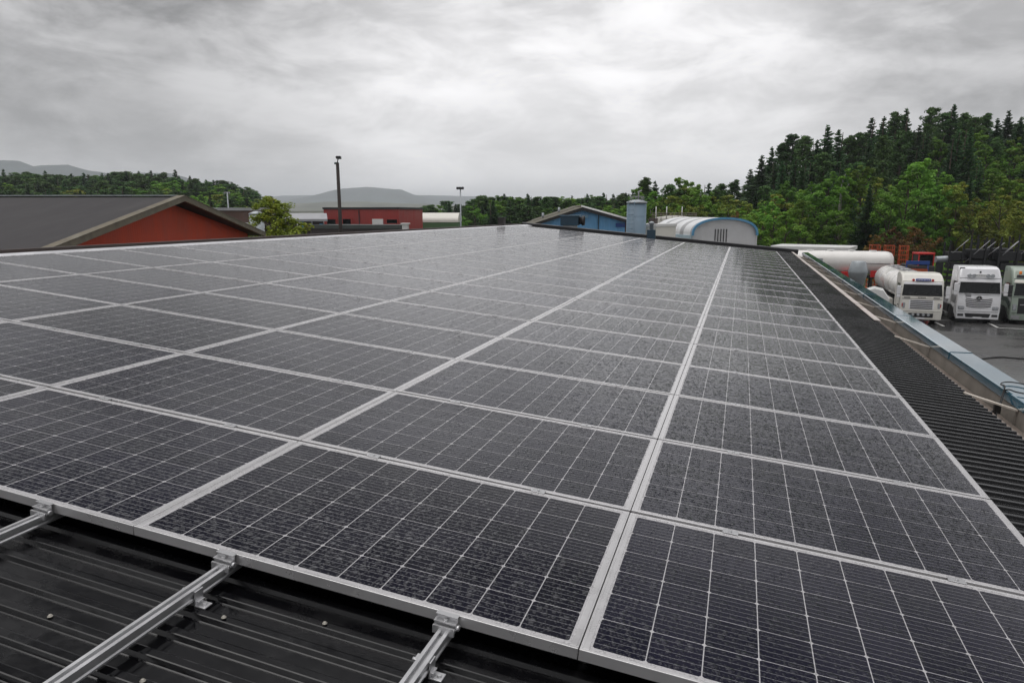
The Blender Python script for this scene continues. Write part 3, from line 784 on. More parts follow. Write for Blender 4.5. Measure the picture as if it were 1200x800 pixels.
# ------------------------------------------------------------------ trucks
def wheel(parent, x, y, r=0.5, w=0.32, side=1):
    o = MB().lathe([(r * 0.60, -w / 2), (r * 0.93, -w / 2), (r, -w / 2 + 0.04), (r, w / 2 - 0.04), (r * 0.93, w / 2), (r * 0.60, w / 2)], (0, 0, 0), 24, 'X').build('wheel', M['tyre'], parent)
    o.location = (x, y, r)
    q = MB().lathe([(0.02, side * (w / 2 - 0.02)), (r * 0.20, side * (w / 2 - 0.02)), (r * 0.24, side * (w / 2 - 0.10)), (r * 0.5, side * (w / 2 - 0.06)), (r * 0.58, side * (w / 2 - 0.005)), (r * 0.61, side * (w / 2 - 0.005)), (r * 0.61, -side * w / 3)], (0, 0, 0), 20, 'X').build('rim', M['rim'], o)
    return o
def chassis(t, L, y0=1.2):
    b = MB()
    for sx in (-1, 1): b.box((sx * 0.42, y0 + L / 2, 0.92), (0.09, L, 0.26))
    for k in range(int(L / 1.5)): b.box((0, y0 + 0.6 + 1.5 * k, 0.92), (0.76, 0.12, 0.16))
    b.build('chassis', M['plast'], t)
def cab_shell(t, prof, mat, W=1.24, bev=0.12):
    return MB().prism(prof, -W, W, 0, bevel=bev).xf(lambda x, y, z: (x * (1 - 0.11 * max(0.0, z - 2.75)), y, z)).build('cab', mat, t)
def front_y(prof_front, z):
    zs = [p[1] for p in prof_front]; ys = [p[0] for p in prof_front]
    return float(np.interp(z, zs, ys))
def front_panel(pf, x0, x1, z0, z1, out=0.012, x0t=None, x1t=None, n=4, th=0.02):
    """a panel that follows the cab's front between two heights"""
    b = MB()
    x0t = x0 if x0t is None else x0t; x1t = x1 if x1t is None else x1t
    prev = None
    for k in range(n + 1):
        q = k / n; z = z0 + (z1 - z0) * q; y = front_y(pf, z) - out
        row = [(x0 + (x0t - x0) * q, y, z), (x1 + (x1t - x1) * q, y, z), (x1 + (x1t - x1) * q, y + th, z), (x0 + (x0t - x0) * q, y + th, z)]
        if prev:
            for a in range(4): b.face((prev[a], prev[(a + 1) % 4], row[(a + 1) % 4], row[a]))
        else: b.face(row)
        prev = row
    b.face(prev[::-1]); return b
def wipers_and_seams(t, pf, W, z_ws, seams):
    b = MB()
    for x in (-0.62, 0.0, 0.62): b.tube([(x - 0.25, front_y(pf, z_ws) - 0.04, z_ws - 0.02), (x + 0.30, front_y(pf, z_ws + 0.12) - 0.045, z_ws + 0.12)], 0.016, 5)
    b.build('wiper', M['plast'], t)
    q = MB()
    for z in seams: q.box((0, front_y(pf, z) - 0.002, z), (2 * W - 0.16, 0.03, 0.022))
    for sx in (-1, 1):
        q.box((sx * W, 0.34, 1.75), (0.012, 0.02, 1.5)); q.box((sx * W, 1.42, 1.85), (0.012, 0.02, 1.7)); q.box((sx * W, 1.55, 1.06), (0.012, 1.0, 0.02))
    q.build('panel_gap', M['plast'], t)
    for sx in (-1, 1): MB().prism([(0.25, 0.36), (0.68, 0.36), (0.78, 1.0), (0.62, 1.02), (0.5, 0.62), (0.25, 0.55)], sx * W - 0.02, sx * (W + 0.012), 0).build('step_panel', M['plast'], t)
def mirror(t, side, mat, z=2.35, y=-0.16):
    b = MB(); b.box((side * 1.42, y, z), (0.24, 0.12, 0.56), bevel=0.035); b.box((side * 1.42, y - 0.01, z - 0.40), (0.22, 0.11, 0.20), bevel=0.03)
    o = b.build('mirror', mat, t)
    MB().tube([(side * 1.22, y + 0.14, z + 0.2), (side * 1.40, y + 0.02, z + 0.2)], 0.025, 6).build('arm', M['plast'], o)
def side_window(t, prof, side, W=1.24, y0=0.42, y1=1.25, z0=1.98, z1=2.62):
    MB().prism([(y0 - 0.12, z0), (y1, z0), (y1, z1), (y0 + 0.10, z1)], side * W - 0.01, side * (W + 0.008), 0).build('side_window', M['dkglass'], t)
def text_obj(name, s, size, loc, mat, parent, rot=(R(90), 0, 0)):
    cu = bpy.data.curves.new(name, 'FONT'); cu.body = s; cu.size = size; cu.extrude = 0.004
    cu.align_x = 'CENTER'; cu.align_y = 'CENTER'
    q = bpy.data.objects.new(name, cu); COL.objects.link(q)
    me = bpy.data.meshes.new_from_object(q.evaluated_get(bpy.context.evaluated_depsgraph_get()))
    bpy.data.objects.remove(q); me.materials.clear(); me.materials.append(mat)
    o = bpy.data.objects.new(name, me); COL.objects.link(o)
    o.location = loc; o.rotation_euler = rot; o.parent = parent
    return o
def place_truck(name, label, px, py):
    p = on_ground(px, py, GZ)
    return thing(name, label, 'truck', (p[0], p[1], z1))

# -- white tanker
def tanker():
    t = place_truck('tanker_truck', 'white tanker truck with blue roof sign, parked beside the warehouse', 1077, 380)
    pf = [(-0.02, 0.32), (-0.06, 0.85), (-0.03, 1.30), (0.02, 1.85), (0.14, 2.70), (0.20, 2.80), (0.50, 3.18)]
    prof = [(0.02, 0.30)] + pf + [(0.75, 3.28), (1.30, 3.30), (2.05, 3.30), (2.05, 0.98), (1.92, 0.98), (1.85, 1.12), (1.20, 1.18), (0.80, 1.05), (0.68, 0.32)]
    cab_shell(t, prof, M['cream'])
    front_panel(pf, -1.17, 1.17, 1.86, 2.64, 0.014, -1.10, 1.10).build('windscreen', M['dkglass'], t)
    front_panel(pf, -1.12, 1.12, 2.60, 2.74, 0.10, -1.06, 1.06, th=0.1).build('sun_visor', M['white_clean'], t)
    sg = MB().box((0, 0.10, 2.90), (0.86, 0.16, 0.16), bevel=0.02).build('roof_sign', M['signblue'], t)
    gl = MB()
    for k, x in enumerate((-0.32, -0.24, -0.15, -0.06, 0.04, 0.12, 0.21, 0.31)): gl.box((x, 0.016, 2.90), (0.045, 0.006, 0.06 if k % 3 else 0.04))
    gl.build('lettering', M['white_clean'], sg)
    for sx in (-1, 1): MB().lathe([(0.075, -0.02), (0.08, 0.05), (0.05, 0.08)], (sx * 0.56, 0.12, 2.88), 12, 'Y').build('spot_lamp', M['red'], t)
    front_panel(pf, -0.72, 0.72, 0.98, 1.60, 0.012).build('grille', M['white_clean'], t)
    sl_ = MB()
    for k in range(5): sl_.box((0, front_y(pf, 1.05 + 0.12 * k) - 0.016, 1.05 + 0.12 * k), (1.30, 0.024, 0.062))
    sl_.build('grille_opening', M['plast'], t)
    text_obj('lettering', 'SCANIA', 0.13, (0, front_y(pf, 1.74) - 0.012, 1.74), M['plast'], t)
    for sx in (-1, 1):
        MB().box((sx * 0.86, front_y(pf, 1.74) - 0.004, 1.74), (0.36, 0.03, 0.05)).build('air_inlet', M['plast'], t)
        MB().box((sx * 1.02, front_y(pf, 1.22) - 0.005, 1.22), (0.15, 0.05, 0.36), bevel=0.03).build('headlight', M['lamp'], t)
        MB().box((sx * 1.12, front_y(pf, 1.22) - 0.003, 1.24), (0.05, 0.05, 0.24), bevel=0.02).build('indicator', M['red'], t)
        mirror(t, sx, M['white_clean'], 2.25); side_window(t, prof, sx)
        MB().box((sx * 1.255, 0.62, 1.2), (0.03, 0.24, 0.05)).build('door_handle', M['plast'], t)
    front_panel(pf, -1.20, 1.20, 0.34, 0.80, 0.05, th=0.08).build('bumper', M['cream'], t)
    front_panel(pf, -0.72, 0.72, 0.46, 0.74, 0.065, th=0.02).build('bumper_opening', M['plast'], t)
    wipers_and_seams(t, pf, 1.24, 1.90, (0.84, 1.66, 2.78))
    for x in (-0.45, -0.15, 0.15, 0.45): MB().lathe([(0.085, -0.09), (0.09, -0.02), (0.06, 0.02)], (x, front_y(pf, 0.66) - 0.02, 0.64), 12, 'Y').build('driving_lamp', M['lamp'], t)
    MB().box((0, front_y(pf, 0.4) - 0.07, 0.41), (0.52, 0.01, 0.10)).build('number_plate', M['white_clean'], t)
    chassis(t, 9.2)
    n = 26; tk = MB(); prof_t = [(0.02, 2.35), (0.62, 2.40), (0.86, 2.50), (0.95, 2.62), (0.97, 2.70), (0.97, 10.6), (0.94, 10.76), (0.80, 10.92), (0.5, 11.02), (0.02, 11.06)]
    tk.lathe(prof_t, (0, 0, 2.17), n + 6, 'Y')
    tk.xf(lambda x, y, z: (x * 1.18, y, 2.17 + (z - 2.17) * 1.0))
    tk.build('tank', M['tank'], t)
    bd = MB()
    for y in (4.2, 6.4, 8.6): bd.lathe([(0.972, y - 0.05), (0.985, y - 0.04), (0.985, y + 0.04), (0.972, y + 0.05)], (0, 0, 2.17), 30, 'Y')
    bd.xf(lambda x, y, z: (x * 1.18, y, z)); bd.build('tank_band', M['white_clean'], t)
    b = MB()
    for sx in (-1, 1): b.box((sx * 0.35, 6.7, 3.17), (0.05, 7.4, 0.05))
    for y in (3.4, 5.2, 7.0, 8.8): b.lathe([(0.28, 3.10), (0.28, 3.22), (0.24, 3.26), (0.05, 3.27)], (0, y, 0), 14)
    b.build('walkway', M['steel'], t)
    for sx in (-1, 1):
        MB().box((sx * 1.08, 5.4, 0.92), (0.30, 3.2, 0.62), bevel=0.04).build('side_locker', M['cream'], t)
        MB().box((sx * 1.10, 8.6, 1.10), (0.34, 2.9, 0.06)).build('mudguard', M['plast'], t)
        wheel(t, sx * 1.06, 1.35, side=sx)
        for y in (8.0, 9.35): wheel(t, sx * 1.0, y, side=sx, w=0.5)
    MB().box((-1.22, 10.95, 1.0), (0.18, 0.12, 0.5), bevel=0.02).build('tail_lamp', M['red'], t)
    MB().box((1.22, 10.95, 1.0), (0.18, 0.12, 0.5), bevel=0.02).build('tail_lamp', M['red'], t)
    MB().box((0, 1.7, 0.72), (2.3, 0.5, 0.5), bevel=0.03).build('step_box', M['plast'], t)
    MB().box((0, 6.0, 0.58), (1.5, 9.0, 0.50), bevel=0.05).build('underside_blocker', M['plast'], t)  # dark box added to block orange reflections showing under the truck
tanker()
# -- white tractor with star emblem
def star(parent, c, r):
    b = MB(); n = 28
    b.tube([(c[0] + r * math.cos(2 * PI * k / n), c[1], c[2] + r * math.sin(2 * PI * k / n)) for k in range(n + 1)], r * 0.11, 6, cap=False)
    for k in range(3):
        a = PI / 2 + 2 * PI * k / 3
        w = r * 0.17
        p0 = Vector(c); tip = Vector((c[0] + r * math.cos(a), c[1] - 0.005, c[2] + r * math.sin(a)))
        sd_ = Vector((-math.sin(a), 0, math.cos(a))) * w
        b.face((p0 + sd_, tip, p0 - sd_)); b.face((p0 + sd_ + Vector((0, 0.015, 0)), p0 - sd_ + Vector((0, 0.015, 0)), tip + Vector((0, 0.012, 0))))
    return b.build('star_emblem', M['rim'], parent)
def tractor():
    t = place_truck('tractor_truck', 'white tractor truck with round star emblem on its ribbed grille', 1143.5, 379)
    pf = [(0.0, 0.30), (-0.06, 0.80), (-0.05, 1.35), (0.0, 1.90), (0.13, 2.75), (0.17, 2.85), (0.42, 3.55)]
    prof = [(0.04, 0.28)] + pf + [(0.66, 3.66), (1.1, 3.70), (2.25, 3.70), (2.25, 0.98), (2.0, 0.98), (1.92, 1.15), (1.20, 1.22), (0.82, 1.08), (0.70, 0.30)]
    cab_shell(t, prof, M['white_clean'], 1.25)
    front_panel(pf, -1.18, 1.18, 1.98, 2.76, 0.014, -1.12, 1.12).build('windscreen', M['dkglass'], t)
    front_panel(pf, -1.16, 1.16, 2.72, 2.92, 0.10, -1.10, 1.10, th=0.12).build('sun_visor', M['white_clean'], t)
    lb = MB().tube([(-0.80, 0.13, 3.14), (0.80, 0.13, 3.14)], 0.035, 8).build('lamp_bar', M['rim'], t)
    for x in (-0.66, -0.40, 0.40, 0.66): MB().lathe([(0.12, -0.10), (0.125, 0.02), (0.07, 0.08)], (x, 0.12, 3.14), 14, 'Y').build('roof_lamp', M['lamp'], lb)
    sgn = MB().box((0, 0.12, 3.16), (0.62, 0.05, 0.20), bevel=0.02).build('roof_sign', M['white'], t)
    gl = MB()
    for x in (-0.22, -0.12, 0.0, 0.10, 0.21): gl.box((x, 0.093, 3.16), (0.05, 0.006, 0.08))
    gl.build('lettering', M['rim'], sgn)
    text = MB().box((0, 0.28, 3.36), (0.10, 0.03, 0.12), bevel=0.02).build('roof_badge', M['plast'], t)
    front_panel(pf, -0.92, 0.92, 0.98, 1.62, 0.012, -0.78, 0.78).build('grille', M['white_clean'], t)
    b = MB()
    for k in range(5):
        z = 1.04 + 0.125 * k; wv = 1.42 + 0.04 * k - 0.06 * (k == 4)
        for q in range(8):
            xa, xb = -wv / 2 + wv * q / 8, -wv / 2 + wv * (q + 1) / 8
            f = lambda x: z + 0.07 * (2 * x / wv) ** 2
            b.face(((xa, front_y(pf, z) - 0.026, f(xa)), (xb, front_y(pf, z) - 0.026, f(xb)), (xb, front_y(pf, z) - 0.026, f(xb) + 0.06), (xa, front_y(pf, z) - 0.026, f(xa) + 0.06)))
    b.build('grille_opening', M['plast'], t)
    MB().lathe([(0.17, 0.0), (0.17, 0.03), (0.02, 0.035)], (0, front_y(pf, 1.66) - 0.035, 1.66), 24, 'Y').build('emblem_disc', M['plast'], t)
    star(t, (0, front_y(pf, 1.66) - 0.045, 1.66), 0.165)
    MB().box((-0.62, front_y(pf, 1.84) - 0.012, 1.84), (0.32, 0.012, 0.22)).build('sticker', M['steel'], t)
    for sx in (-1, 1):
        MB().box((sx * 0.98, front_y(pf, 1.0) - 0.01, 1.02), (0.36, 0.07, 0.24), bevel=0.05).build('headlight', M['lamp'], t)
        MB().box((sx * 0.98, front_y(pf, 0.52) - 0.035, 0.54), (0.34, 0.05, 0.16), bevel=0.02).build('fog_lamp', M['plast'], t)
        mirror(t, sx, M['white_clean'], 2.38); side_window(t, prof, sx, 1.25, 0.44, 1.2, 2.05, 2.72)
        MB().prism([(0.52, 1.25), (1.3, 1.3), (1.3, 1.72), (0.9, 1.86), (0.55, 1.7)], sx * 1.25 - 0.01, sx * 1.257, 0).build('door_marking', M['steel'], t)
    front_panel(pf, -1.22, 1.22, 0.30, 0.74, 0.04, th=0.07).build('bumper', M['white_clean'], t)
    front_panel(pf, -0.66, 0.66, 0.40, 0.66, 0.055, -0.74, 0.74, th=0.02).build('bumper_opening', M['plast'], t)
    MB().box((0, front_y(pf, 0.4) - 0.075, 0.38), (0.52, 0.01, 0.11)).build('number_plate', M['white_clean'], t)
    wipers_and_seams(t, pf, 1.25, 2.02, (0.78, 1.90, 2.96))
    MB().box((-1.0, 0.50, 3.50), (0.30, 0.05, 0.28), bevel=0.02).build('air_horn', M['plast'], t)
    chassis(t, 5.2)
    MB().box((0, 4.5, 1.12), (0.9, 1.0, 0.10), bevel=0.03).build('fifth_wheel', M['plast'], t)
    for sx in (-1, 1):
        wheel(t, sx * 1.06, 1.42, side=sx); wheel(t, sx * 0.98, 5.0, side=sx, w=0.55)
        MB().box((sx * 1.02, 3.1, 0.72), (0.42, 2.0, 0.62), bevel=0.06).build('fuel_tank', M['plast'], t)
        MB().box((sx * 1.24, 3.1, 0.42), (0.05, 2.0, 0.05)).build('side_guard', M['rim'], t)
        MB().prism([(4.3, 1.0), (4.6, 1.16), (5.4, 1.16), (5.7, 1.0), (5.65, 0.96), (5.4, 1.11), (4.6, 1.11), (4.34, 0.96)], sx * 0.72, sx * 1.24, 0).build('mudguard', M['plast'], t)
    MB().box((0, 1.75, 0.72), (2.3, 0.5, 0.5), bevel=0.03).build('step_box', M['plast'], t)
    MB().box((0, 2.45, 1.9), (2.2, 0.10, 1.5), bevel=0.03).build('rear_panel', M['plast'], t)
tractor()
# -- green and white truck at the edge of the frame
def green_truck():
    t = place_truck('green_truck', 'green and white truck with orange roof beacon parked beside the white tractor truck', 1207.5, 381)
    pf = [(0.0, 0.30), (-0.06, 0.80), (-0.04, 1.35), (0.02, 1.90), (0.15, 2.72), (0.20, 2.85), (0.60, 3.45)]
    prof = [(0.04, 0.28)] + pf + [(0.9, 3.62), (1.4, 3.68), (2.3, 3.68), (2.3, 0.98), (2.0, 0.98), (1.92, 1.15), (1.20, 1.22), (0.82, 1.08), (0.70, 0.30)]
    cab_shell(t, prof, M['green'], 1.25)
    front_panel(pf, -1.14, 1.14, 1.88, 2.66, 0.014, -1.05, 1.05).build('windscreen', M['dkglass'], t)
    front_panel(pf, -1.18, 1.18, 2.72, 2.90, 0.12, -1.12, 1.12, th=0.10).build('sun_visor', M['cream'], t)
    front_panel(pf, -1.02, 1.02, 3.02, 3.20, 0.03, -0.98, 0.98).build('roof_sign', M['plast'], t)
    front_panel(pf, -0.86, 0.86, 0.70, 1.72, 0.016).build('grille', M['blksteel'], t)
    MB().box((0, -0.07, 1.30), (1.5, 0.03, 0.05)).build('grille_bar', M['rim'], t)
    bc = MB().lathe([(0.08, 0), (0.08, 0.05), (0.075, 0.06), (0.075, 0.17), (0.04, 0.20), (0.01, 0.205)], (-0.82, 0.32, 3.26), 14).build('beacon', M['beacon'], t)
    for x in (-0.5, 0.5): MB().lathe([(0.11, -0.10), (0.115, 0.0), (0.06, 0.06)], (x, 0.30, 3.36), 14, 'Y').build('roof_lamp', M['lamp'], t)
    for sx in (-1, 1):
        MB().box((sx * 1.04, -0.05, 1.12), (0.24, 0.08, 0.42), bevel=0.05).build('headlight', M['lamp'], t)
        mirror(t, sx, M['plast'], 2.32); side_window(t, prof, sx, 1.25, 0.44, 1.25, 1.95, 2.65)
        MB().prism([(0.02, 1.62), (0.75, 1.95), (2.28, 2.02), (2.28, 1.88), (0.85, 1.80), (0.05, 1.42)], sx * 1.25 - 0.01, sx * 1.256, 0).build('swoosh_stripe', M['white_clean'], t)
        MB().prism([(0.10, 1.30), (0.9, 1.70), (2.28, 1.78), (2.28, 1.45), (1.0, 1.40), (0.25, 1.05)], sx * 1.25 - 0.01, sx * 1.255, 0).build('side_panel', M['greendk'], t)
        wheel(t, sx * 1.06, 1.42, side=sx)
        for y in (5.6, 6.95): wheel(t, sx * 1.0, y, side=sx, w=0.5)
        MB().box((sx * 1.02, 3.5, 0.74), (0.42, 2.2, 0.62), bevel=0.06).build('fuel_tank', M['rim'], t)
    front_panel(pf, -1.22, 1.22, 0.30, 0.70, 0.045, th=0.07).build('bumper', M['green'], t)
    front_panel(pf, -1.18, -0.7, 0.34, 0.60, 0.06, th=0.02).build('bumper_trim', M['rim'], t)
    chassis(t, 7.4)
    wipers_and_seams(t, pf, 1.25, 1.92, (0.76, 1.80, 2.96))
    MB().box((0, 5.6, 1.45), (2.45, 5.6, 0.16), bevel=0.02).build('load_bed', M['greendk'], t)
    MB().box((0, 2.85, 2.1), (2.45, 0.10, 1.2), bevel=0.02).build('headboard', M['greendk'], t)
    MB().box((0, 1.75, 0.72), (2.3, 0.5, 0.5), bevel=0.03).build('step_box', M['plast'], t)
green_truck()

# bay lines on the asphalt
k = 0
for a, b_ in (((1096, 377.5), (1106, 382)), ((1158, 378), (1170, 384)), ((1170, 384), (1260, 388))):
    A, B = on_ground(*a, GZ + 0.026), on_ground(*b_, GZ + 0.026)
    d = B - A; L = math.hypot(d[0], d[1])
    o = MB().box((0, 0, 0), (L, 0.16, 0.004)).build('bay_line', M['paintline'])
    o.location = tuple((A + B) / 2); o.rotation_euler = (0, 0, math.atan2(d[1], d[0])); tag(o, kind='structure')

# -- tank trailer lying across the yard behind
def tank_trailer():
    D = 61
    a, b_ = at(925, 306, D + 1.5), at(1047, 306, D - 1.0)
    d = b_ - a; L = math.hypot(d[0], d[1]); ang = math.atan2(d[1], d[0])
    t = thing('tank_trailer', 'long white tank trailer with red side frame behind the tanker', 'tank trailer', (a[0], a[1], z1), ang)
    zc = 2.95
    MB().lathe([(0.02, 0.0), (0.55, 0.04), (0.85, 0.14), (0.98, 0.32), (1.0, 0.5), (1.0, L - 0.75), (0.97, L - 0.5), (0.86, L - 0.22), (0.6, L - 0.06), (0.02, L)], (0, 0, zc), 36, 'X').build('tank', M['tank'], t)
    fr = MB(); fr.box((L / 2, 0, 1.75), (L - 0.2, 1.0, 0.22)); fr.build('chassis', M['plast'], t)
    x0 = L * 0.77
    MB().box(((x0 + L) / 2, -1.12, 2.06), (L - x0 - 0.05, 0.16, 0.56), bevel=0.02).build('side_rail', M['red'], t)
    rb = MB(); rb.box((L * 0.56, -1.05, 1.45), (1.0, 0.5, 1.5), bevel=0.02)
    for k in range(5): rb.box((L * 0.56 - 0.42 + 0.21 * k, -1.33, 1.45), (0.06, 0.08, 1.46))
    rb.build('pump_locker', M['red'], t)
    MB().tube([(L * 0.60, -1.03, zc + 0.05), (L * 0.95, -1.0, zc - 0.02)], 0.04, 6).build('pipe', M['steel'], t)
    b = MB()
    for k in range(4): b.lathe([(0.3, 0.98), (0.3, 1.06), (0.05, 1.07)], (L * (0.2 + 0.2 * k), 0, zc), 12)
    b.build('hatch', M['white'], t)
    MB().box((L * 0.22, -0.98, zc + 0.1), (1.6, 0.03, 0.5)).build('side_marking', M['galv'], t)
    for x in (L * 0.30, L * 0.40, L * 0.50, L * 0.92):
        for sx in (-1, 1):
            w = MB().lathe([(0.3, -0.2), (0.47, -0.2), (0.5, -0.15), (0.5, 0.15), (0.47, 0.2), (0.3, 0.2)], (0, 0, 0), 20, 'Y').build('wheel', M['tyre'], t)
            w.location = (x, sx * 0.95, 0.5)
            MB().lathe([(0.02, -0.12), (0.2, -0.16), (0.3, -0.18), (0.3, 0.18), (0.2, 0.16), (0.02, 0.12)], (0, 0, 0), 16, 'Y').build('rim', M['rim'], w)
    for sx in (-1, 1): MB().box((L * 0.8, sx * 0.5, 0.85), (0.14, 0.14, 1.7)).build('landing_leg', M['plast'], t)
tank_trailer()
# white shed behind
a, b_ = at(905, 290, 74), at(995, 290, 70)
d = b_ - a; L = math.hypot(d[0], d[1])
t = thing('flat_shed', 'long pale flat-roofed shed behind the white tank trailer', 'shed', (a[0], a[1], GZ), math.atan2(d[1], d[0]))
ztop = at(950, 288.6, 72)[2] - GZ
MB().box((L / 2, 2.5, ztop / 2 - 0.2), (L, 5, ztop - 0.4)).build('wall', M['cream'], t)
MB().box((L / 2, 2.5, ztop - 0.2), (L + 0.3, 5.3, 0.36), bevel=0.03).build('roof', M['whiteroof'], t)
MB().box((L * 0.8, -0.02, 1.4), (2.6, 0.08, 2.6)).build('door', M['galv'], t)
# orange racks
lab = {0: 'orange lattice rack above the tank trailer, nearest the pale shed', 1: 'orange lattice rack, middle one of three behind the tank trailer', 2: 'orange lattice rack standing beside the red-roofed loader'}
def rack_part_meshes(H, w):
    p = MB()
    for sx in (-1, 1): p.box((sx * w / 2, 0, H / 2), (0.07, 0.07, H)); p.box((sx * w / 2, 1.0, H / 2), (0.07, 0.07, H))
    q = MB(); k = 0.4
    while k < H:
        q.box((0, 0, k), (w - 0.07, 0.04, 0.045)); q.box((0, 1.0, k), (w - 0.07, 0.04, 0.045))
        for sx in (-1, 1): q.box((sx * w / 2, 0.5, k), (0.05, 0.9, 0.05))
        k += 0.42
    for x in (-w / 4, 0, w / 4): q.box((x, -0.03, H / 2), (0.03, 0.03, H - 0.1))
    return p, q
for i, (px, py, D) in enumerate(((1027, 287.5, 66), (1043.5, 288, 65), (1060.5, 288, 64))):
    p0 = at(px, py, D); H = p0[2] - GZ; w = (0.72, 0.72, 0.68)[i]
    t = thing('storage_rack', lab[i], 'rack', (p0[0], p0[1], z1), R(3 - 4 * i), 'orange steel racks behind the trailers')
    P, Q = rack_part_meshes(H, w); P.build('upright', M['orange'], t); Q.build('lattice', M['orange'], t)
    MB().box((0, 0.5, 0.06), (w + 0.3, 1.3, 0.10)).build('base', M['orange'], t)
# red loader, blue trailer
p0 = at(1082, 300, 60)
t = thing('wheel_loader', 'loader with red cab roof and dark windows behind the parked trucks', 'loader', (p0[0], p0[1], z1), R(12))
zt = at(1082, 296, 60)[2] - GZ
MB().box((0, 0, zt - 0.08), (1.35, 1.3, 0.16), bevel=0.05).build('cab_roof', M['red'], t)
MB().box((0, 0, zt - 0.62), (1.2, 1.15, 0.92), bevel=0.04).build('cab_glass', M['dkglass'], t)
b = MB()
for sx in (-1, 1):
    for sy in (-1, 1): b.box((sx * 0.6, sy * 0.58, zt - 0.62), (0.08, 0.08, 0.94))
b.build('cab_frame', M['red'], t)
MB().box((0, 0.9, (zt - 1.1) / 2 + 0.4), (1.5, 3.2, zt - 1.9), bevel=0.1).build('body', M['plast'], t)
for sx in (-1, 1):
    for y in (-0.6, 2.1):
        w = MB().lathe([(0.4, -0.25), (0.72, -0.25), (0.8, -0.18), (0.8, 0.18), (0.72, 0.25), (0.4, 0.25)], (0, 0, 0), 20, 'X').build('wheel', M['tyre'], t)
        w.location = (sx * 0.85, y, 0.8); MB().lathe([(0.02, -0.12), (0.38, -0.2), (0.4, 0.2), (0.02, 0.12)], (0, 0, 0), 16, 'X').build('rim', M['red'], w)
    MB().tube([(sx * 0.5, -0.7, 2.2), (sx * 0.5, -1.6, 1.6), (sx * 0.5, -2.2, 0.6)], 0.1, 8).build('lift_arm', M['red'], t)
MB().prism([(-2.9, 0.2), (-2.2, 0.15), (-2.1, 0.9), (-2.25, 0.95), (-2.35, 0.35), (-2.9, 0.3)], -1.1, 1.1, 0).build('bucket', M['plast'], t)
p0 = at(1075.5, 309, 57.5)
t = thing('flatbed_trailer', 'flatbed trailer with blue headboard and rusty orange deck behind the tanker cab', 'trailer', (p0[0], p0[1], z1), R(4))
zt = at(1075.5, 306, 57.5)[2] - GZ
MB().box((0, 0, zt - 0.15), (1.75, 0.12, 0.30), bevel=0.02).build('headboard', M['blue'], t)
for sx in (-1, 1): MB().box((sx * 0.8, 0.05, (zt + 0.9) / 2 - 0.1), (0.10, 0.10, zt - 1.1)).build('post', M['blue'], t)
MB().box((0, 3.0, 1.30), (2.4, 6.4, 0.20), bevel=0.02).build('deck', M['orange'], t)
MB().box((0, -0.12, zt - 0.75), (1.5, 0.06, 0.22)).build('rusty_board', M['orange'], t)
MB().box((0, 3.0, 0.98), (0.9, 6.0, 0.30)).build('chassis', M['plast'], t)
for sx in (-1, 1):
    for y in (4.2, 5.5):
        w = MB().lathe([(0.3, -0.2), (0.47, -0.2), (0.5, -0.15), (0.5, 0.15), (0.47, 0.2), (0.3, 0.2)], (0, 0, 0), 20, 'X').build('wheel', M['tyre'], t)
        w.location = (sx * 1.0, y, 0.5)
# grey pipe on stacked frames, black steel frames
p0, p1 = at(1096, 304, 62), at(1133, 302.5, 62)
t = thing('steel_pipe', 'long grey steel pipe on black trestles behind the white tractor truck', 'pipe', (p0[0], p0[1], z1))
dv = Vector(tuple(p1 - p0)); hz = p0[2] - z1
MB().tube([(0, 0, hz), (dv.x, dv.y, hz + dv.z)], 0.28, 14).build('tube', M['galv'], t)
for q in (0.15, 0.85):
    MB().box((dv.x * q, dv.y * q, (hz - 0.28) / 2), (0.5, 0.5, hz - 0.28)).build('trestle', M['blksteel'], t)
labs = ['black steel frame stack with slanted grey struts, nearest the grey pipe', 'black steel frame stack with slanted grey struts, between its two twins', 'black steel frame stack with slanted struts, farthest along the yard edge']
for i, (px, D, w) in enumerate(((1136, 61, 3.1), (1163, 60, 3.4), (1203, 59, 4.2))):
    p0 = at(px, 300, D); zt = at(px, 287, D)[2] - GZ; zb = at(px, 297 - (i == 1) * 3, D)[2] - GZ
    t = thing('steel_frame_stack', labs[i], 'steel frames', (p0[0], p0[1], z1), R(2 + 3 * i), 'black steel frames stored behind the trucks')
    b = MB(); rr = random.Random(40 + i)
    for k in range(4):
        x = -w / 2 + w * k / 3
        hp = zt - rr.uniform(-0.9, 0.3)
        b.box((x, 0, hp / 2), (0.11, 0.11, hp)); b.box((x, 1.6, hp / 2 - 0.1), (0.11, 0.11, hp - 0.2))
    b.build('upright', M['blksteel'], t)
    b = MB()
    for k, (q, hh, ww) in enumerate(((-0.28, 0.75, 0.42), (0.24, 0.95, 0.46), (-0.02, 0.55, 0.85))):
        b.box((q * w, 0.8, zb - 0.3 - 0.85 * (k == 2)), (w * ww, 1.4, hh), bevel=0.03)
    z = 0.5
    while z < zb - 1.2: b.box((0, 0.8, z), (w * 0.96, 1.3, 0.28), bevel=0.02); z += 0.5
    b.build('stacked_frame', M['blksteel'], t)
    for k in range(3):
        x = -w / 2 + 0.2 + w * k / 3
        z0_ = zb - 0.35 + rr.uniform(-0.5, 0.4)
        MB().tube([(x, -0.12, z0_), (x + 1.1, -0.16, z0_ + 1.05 + rr.uniform(-0.2, 0.3))], 0.034, 6).build('strut', M['steel'], t)

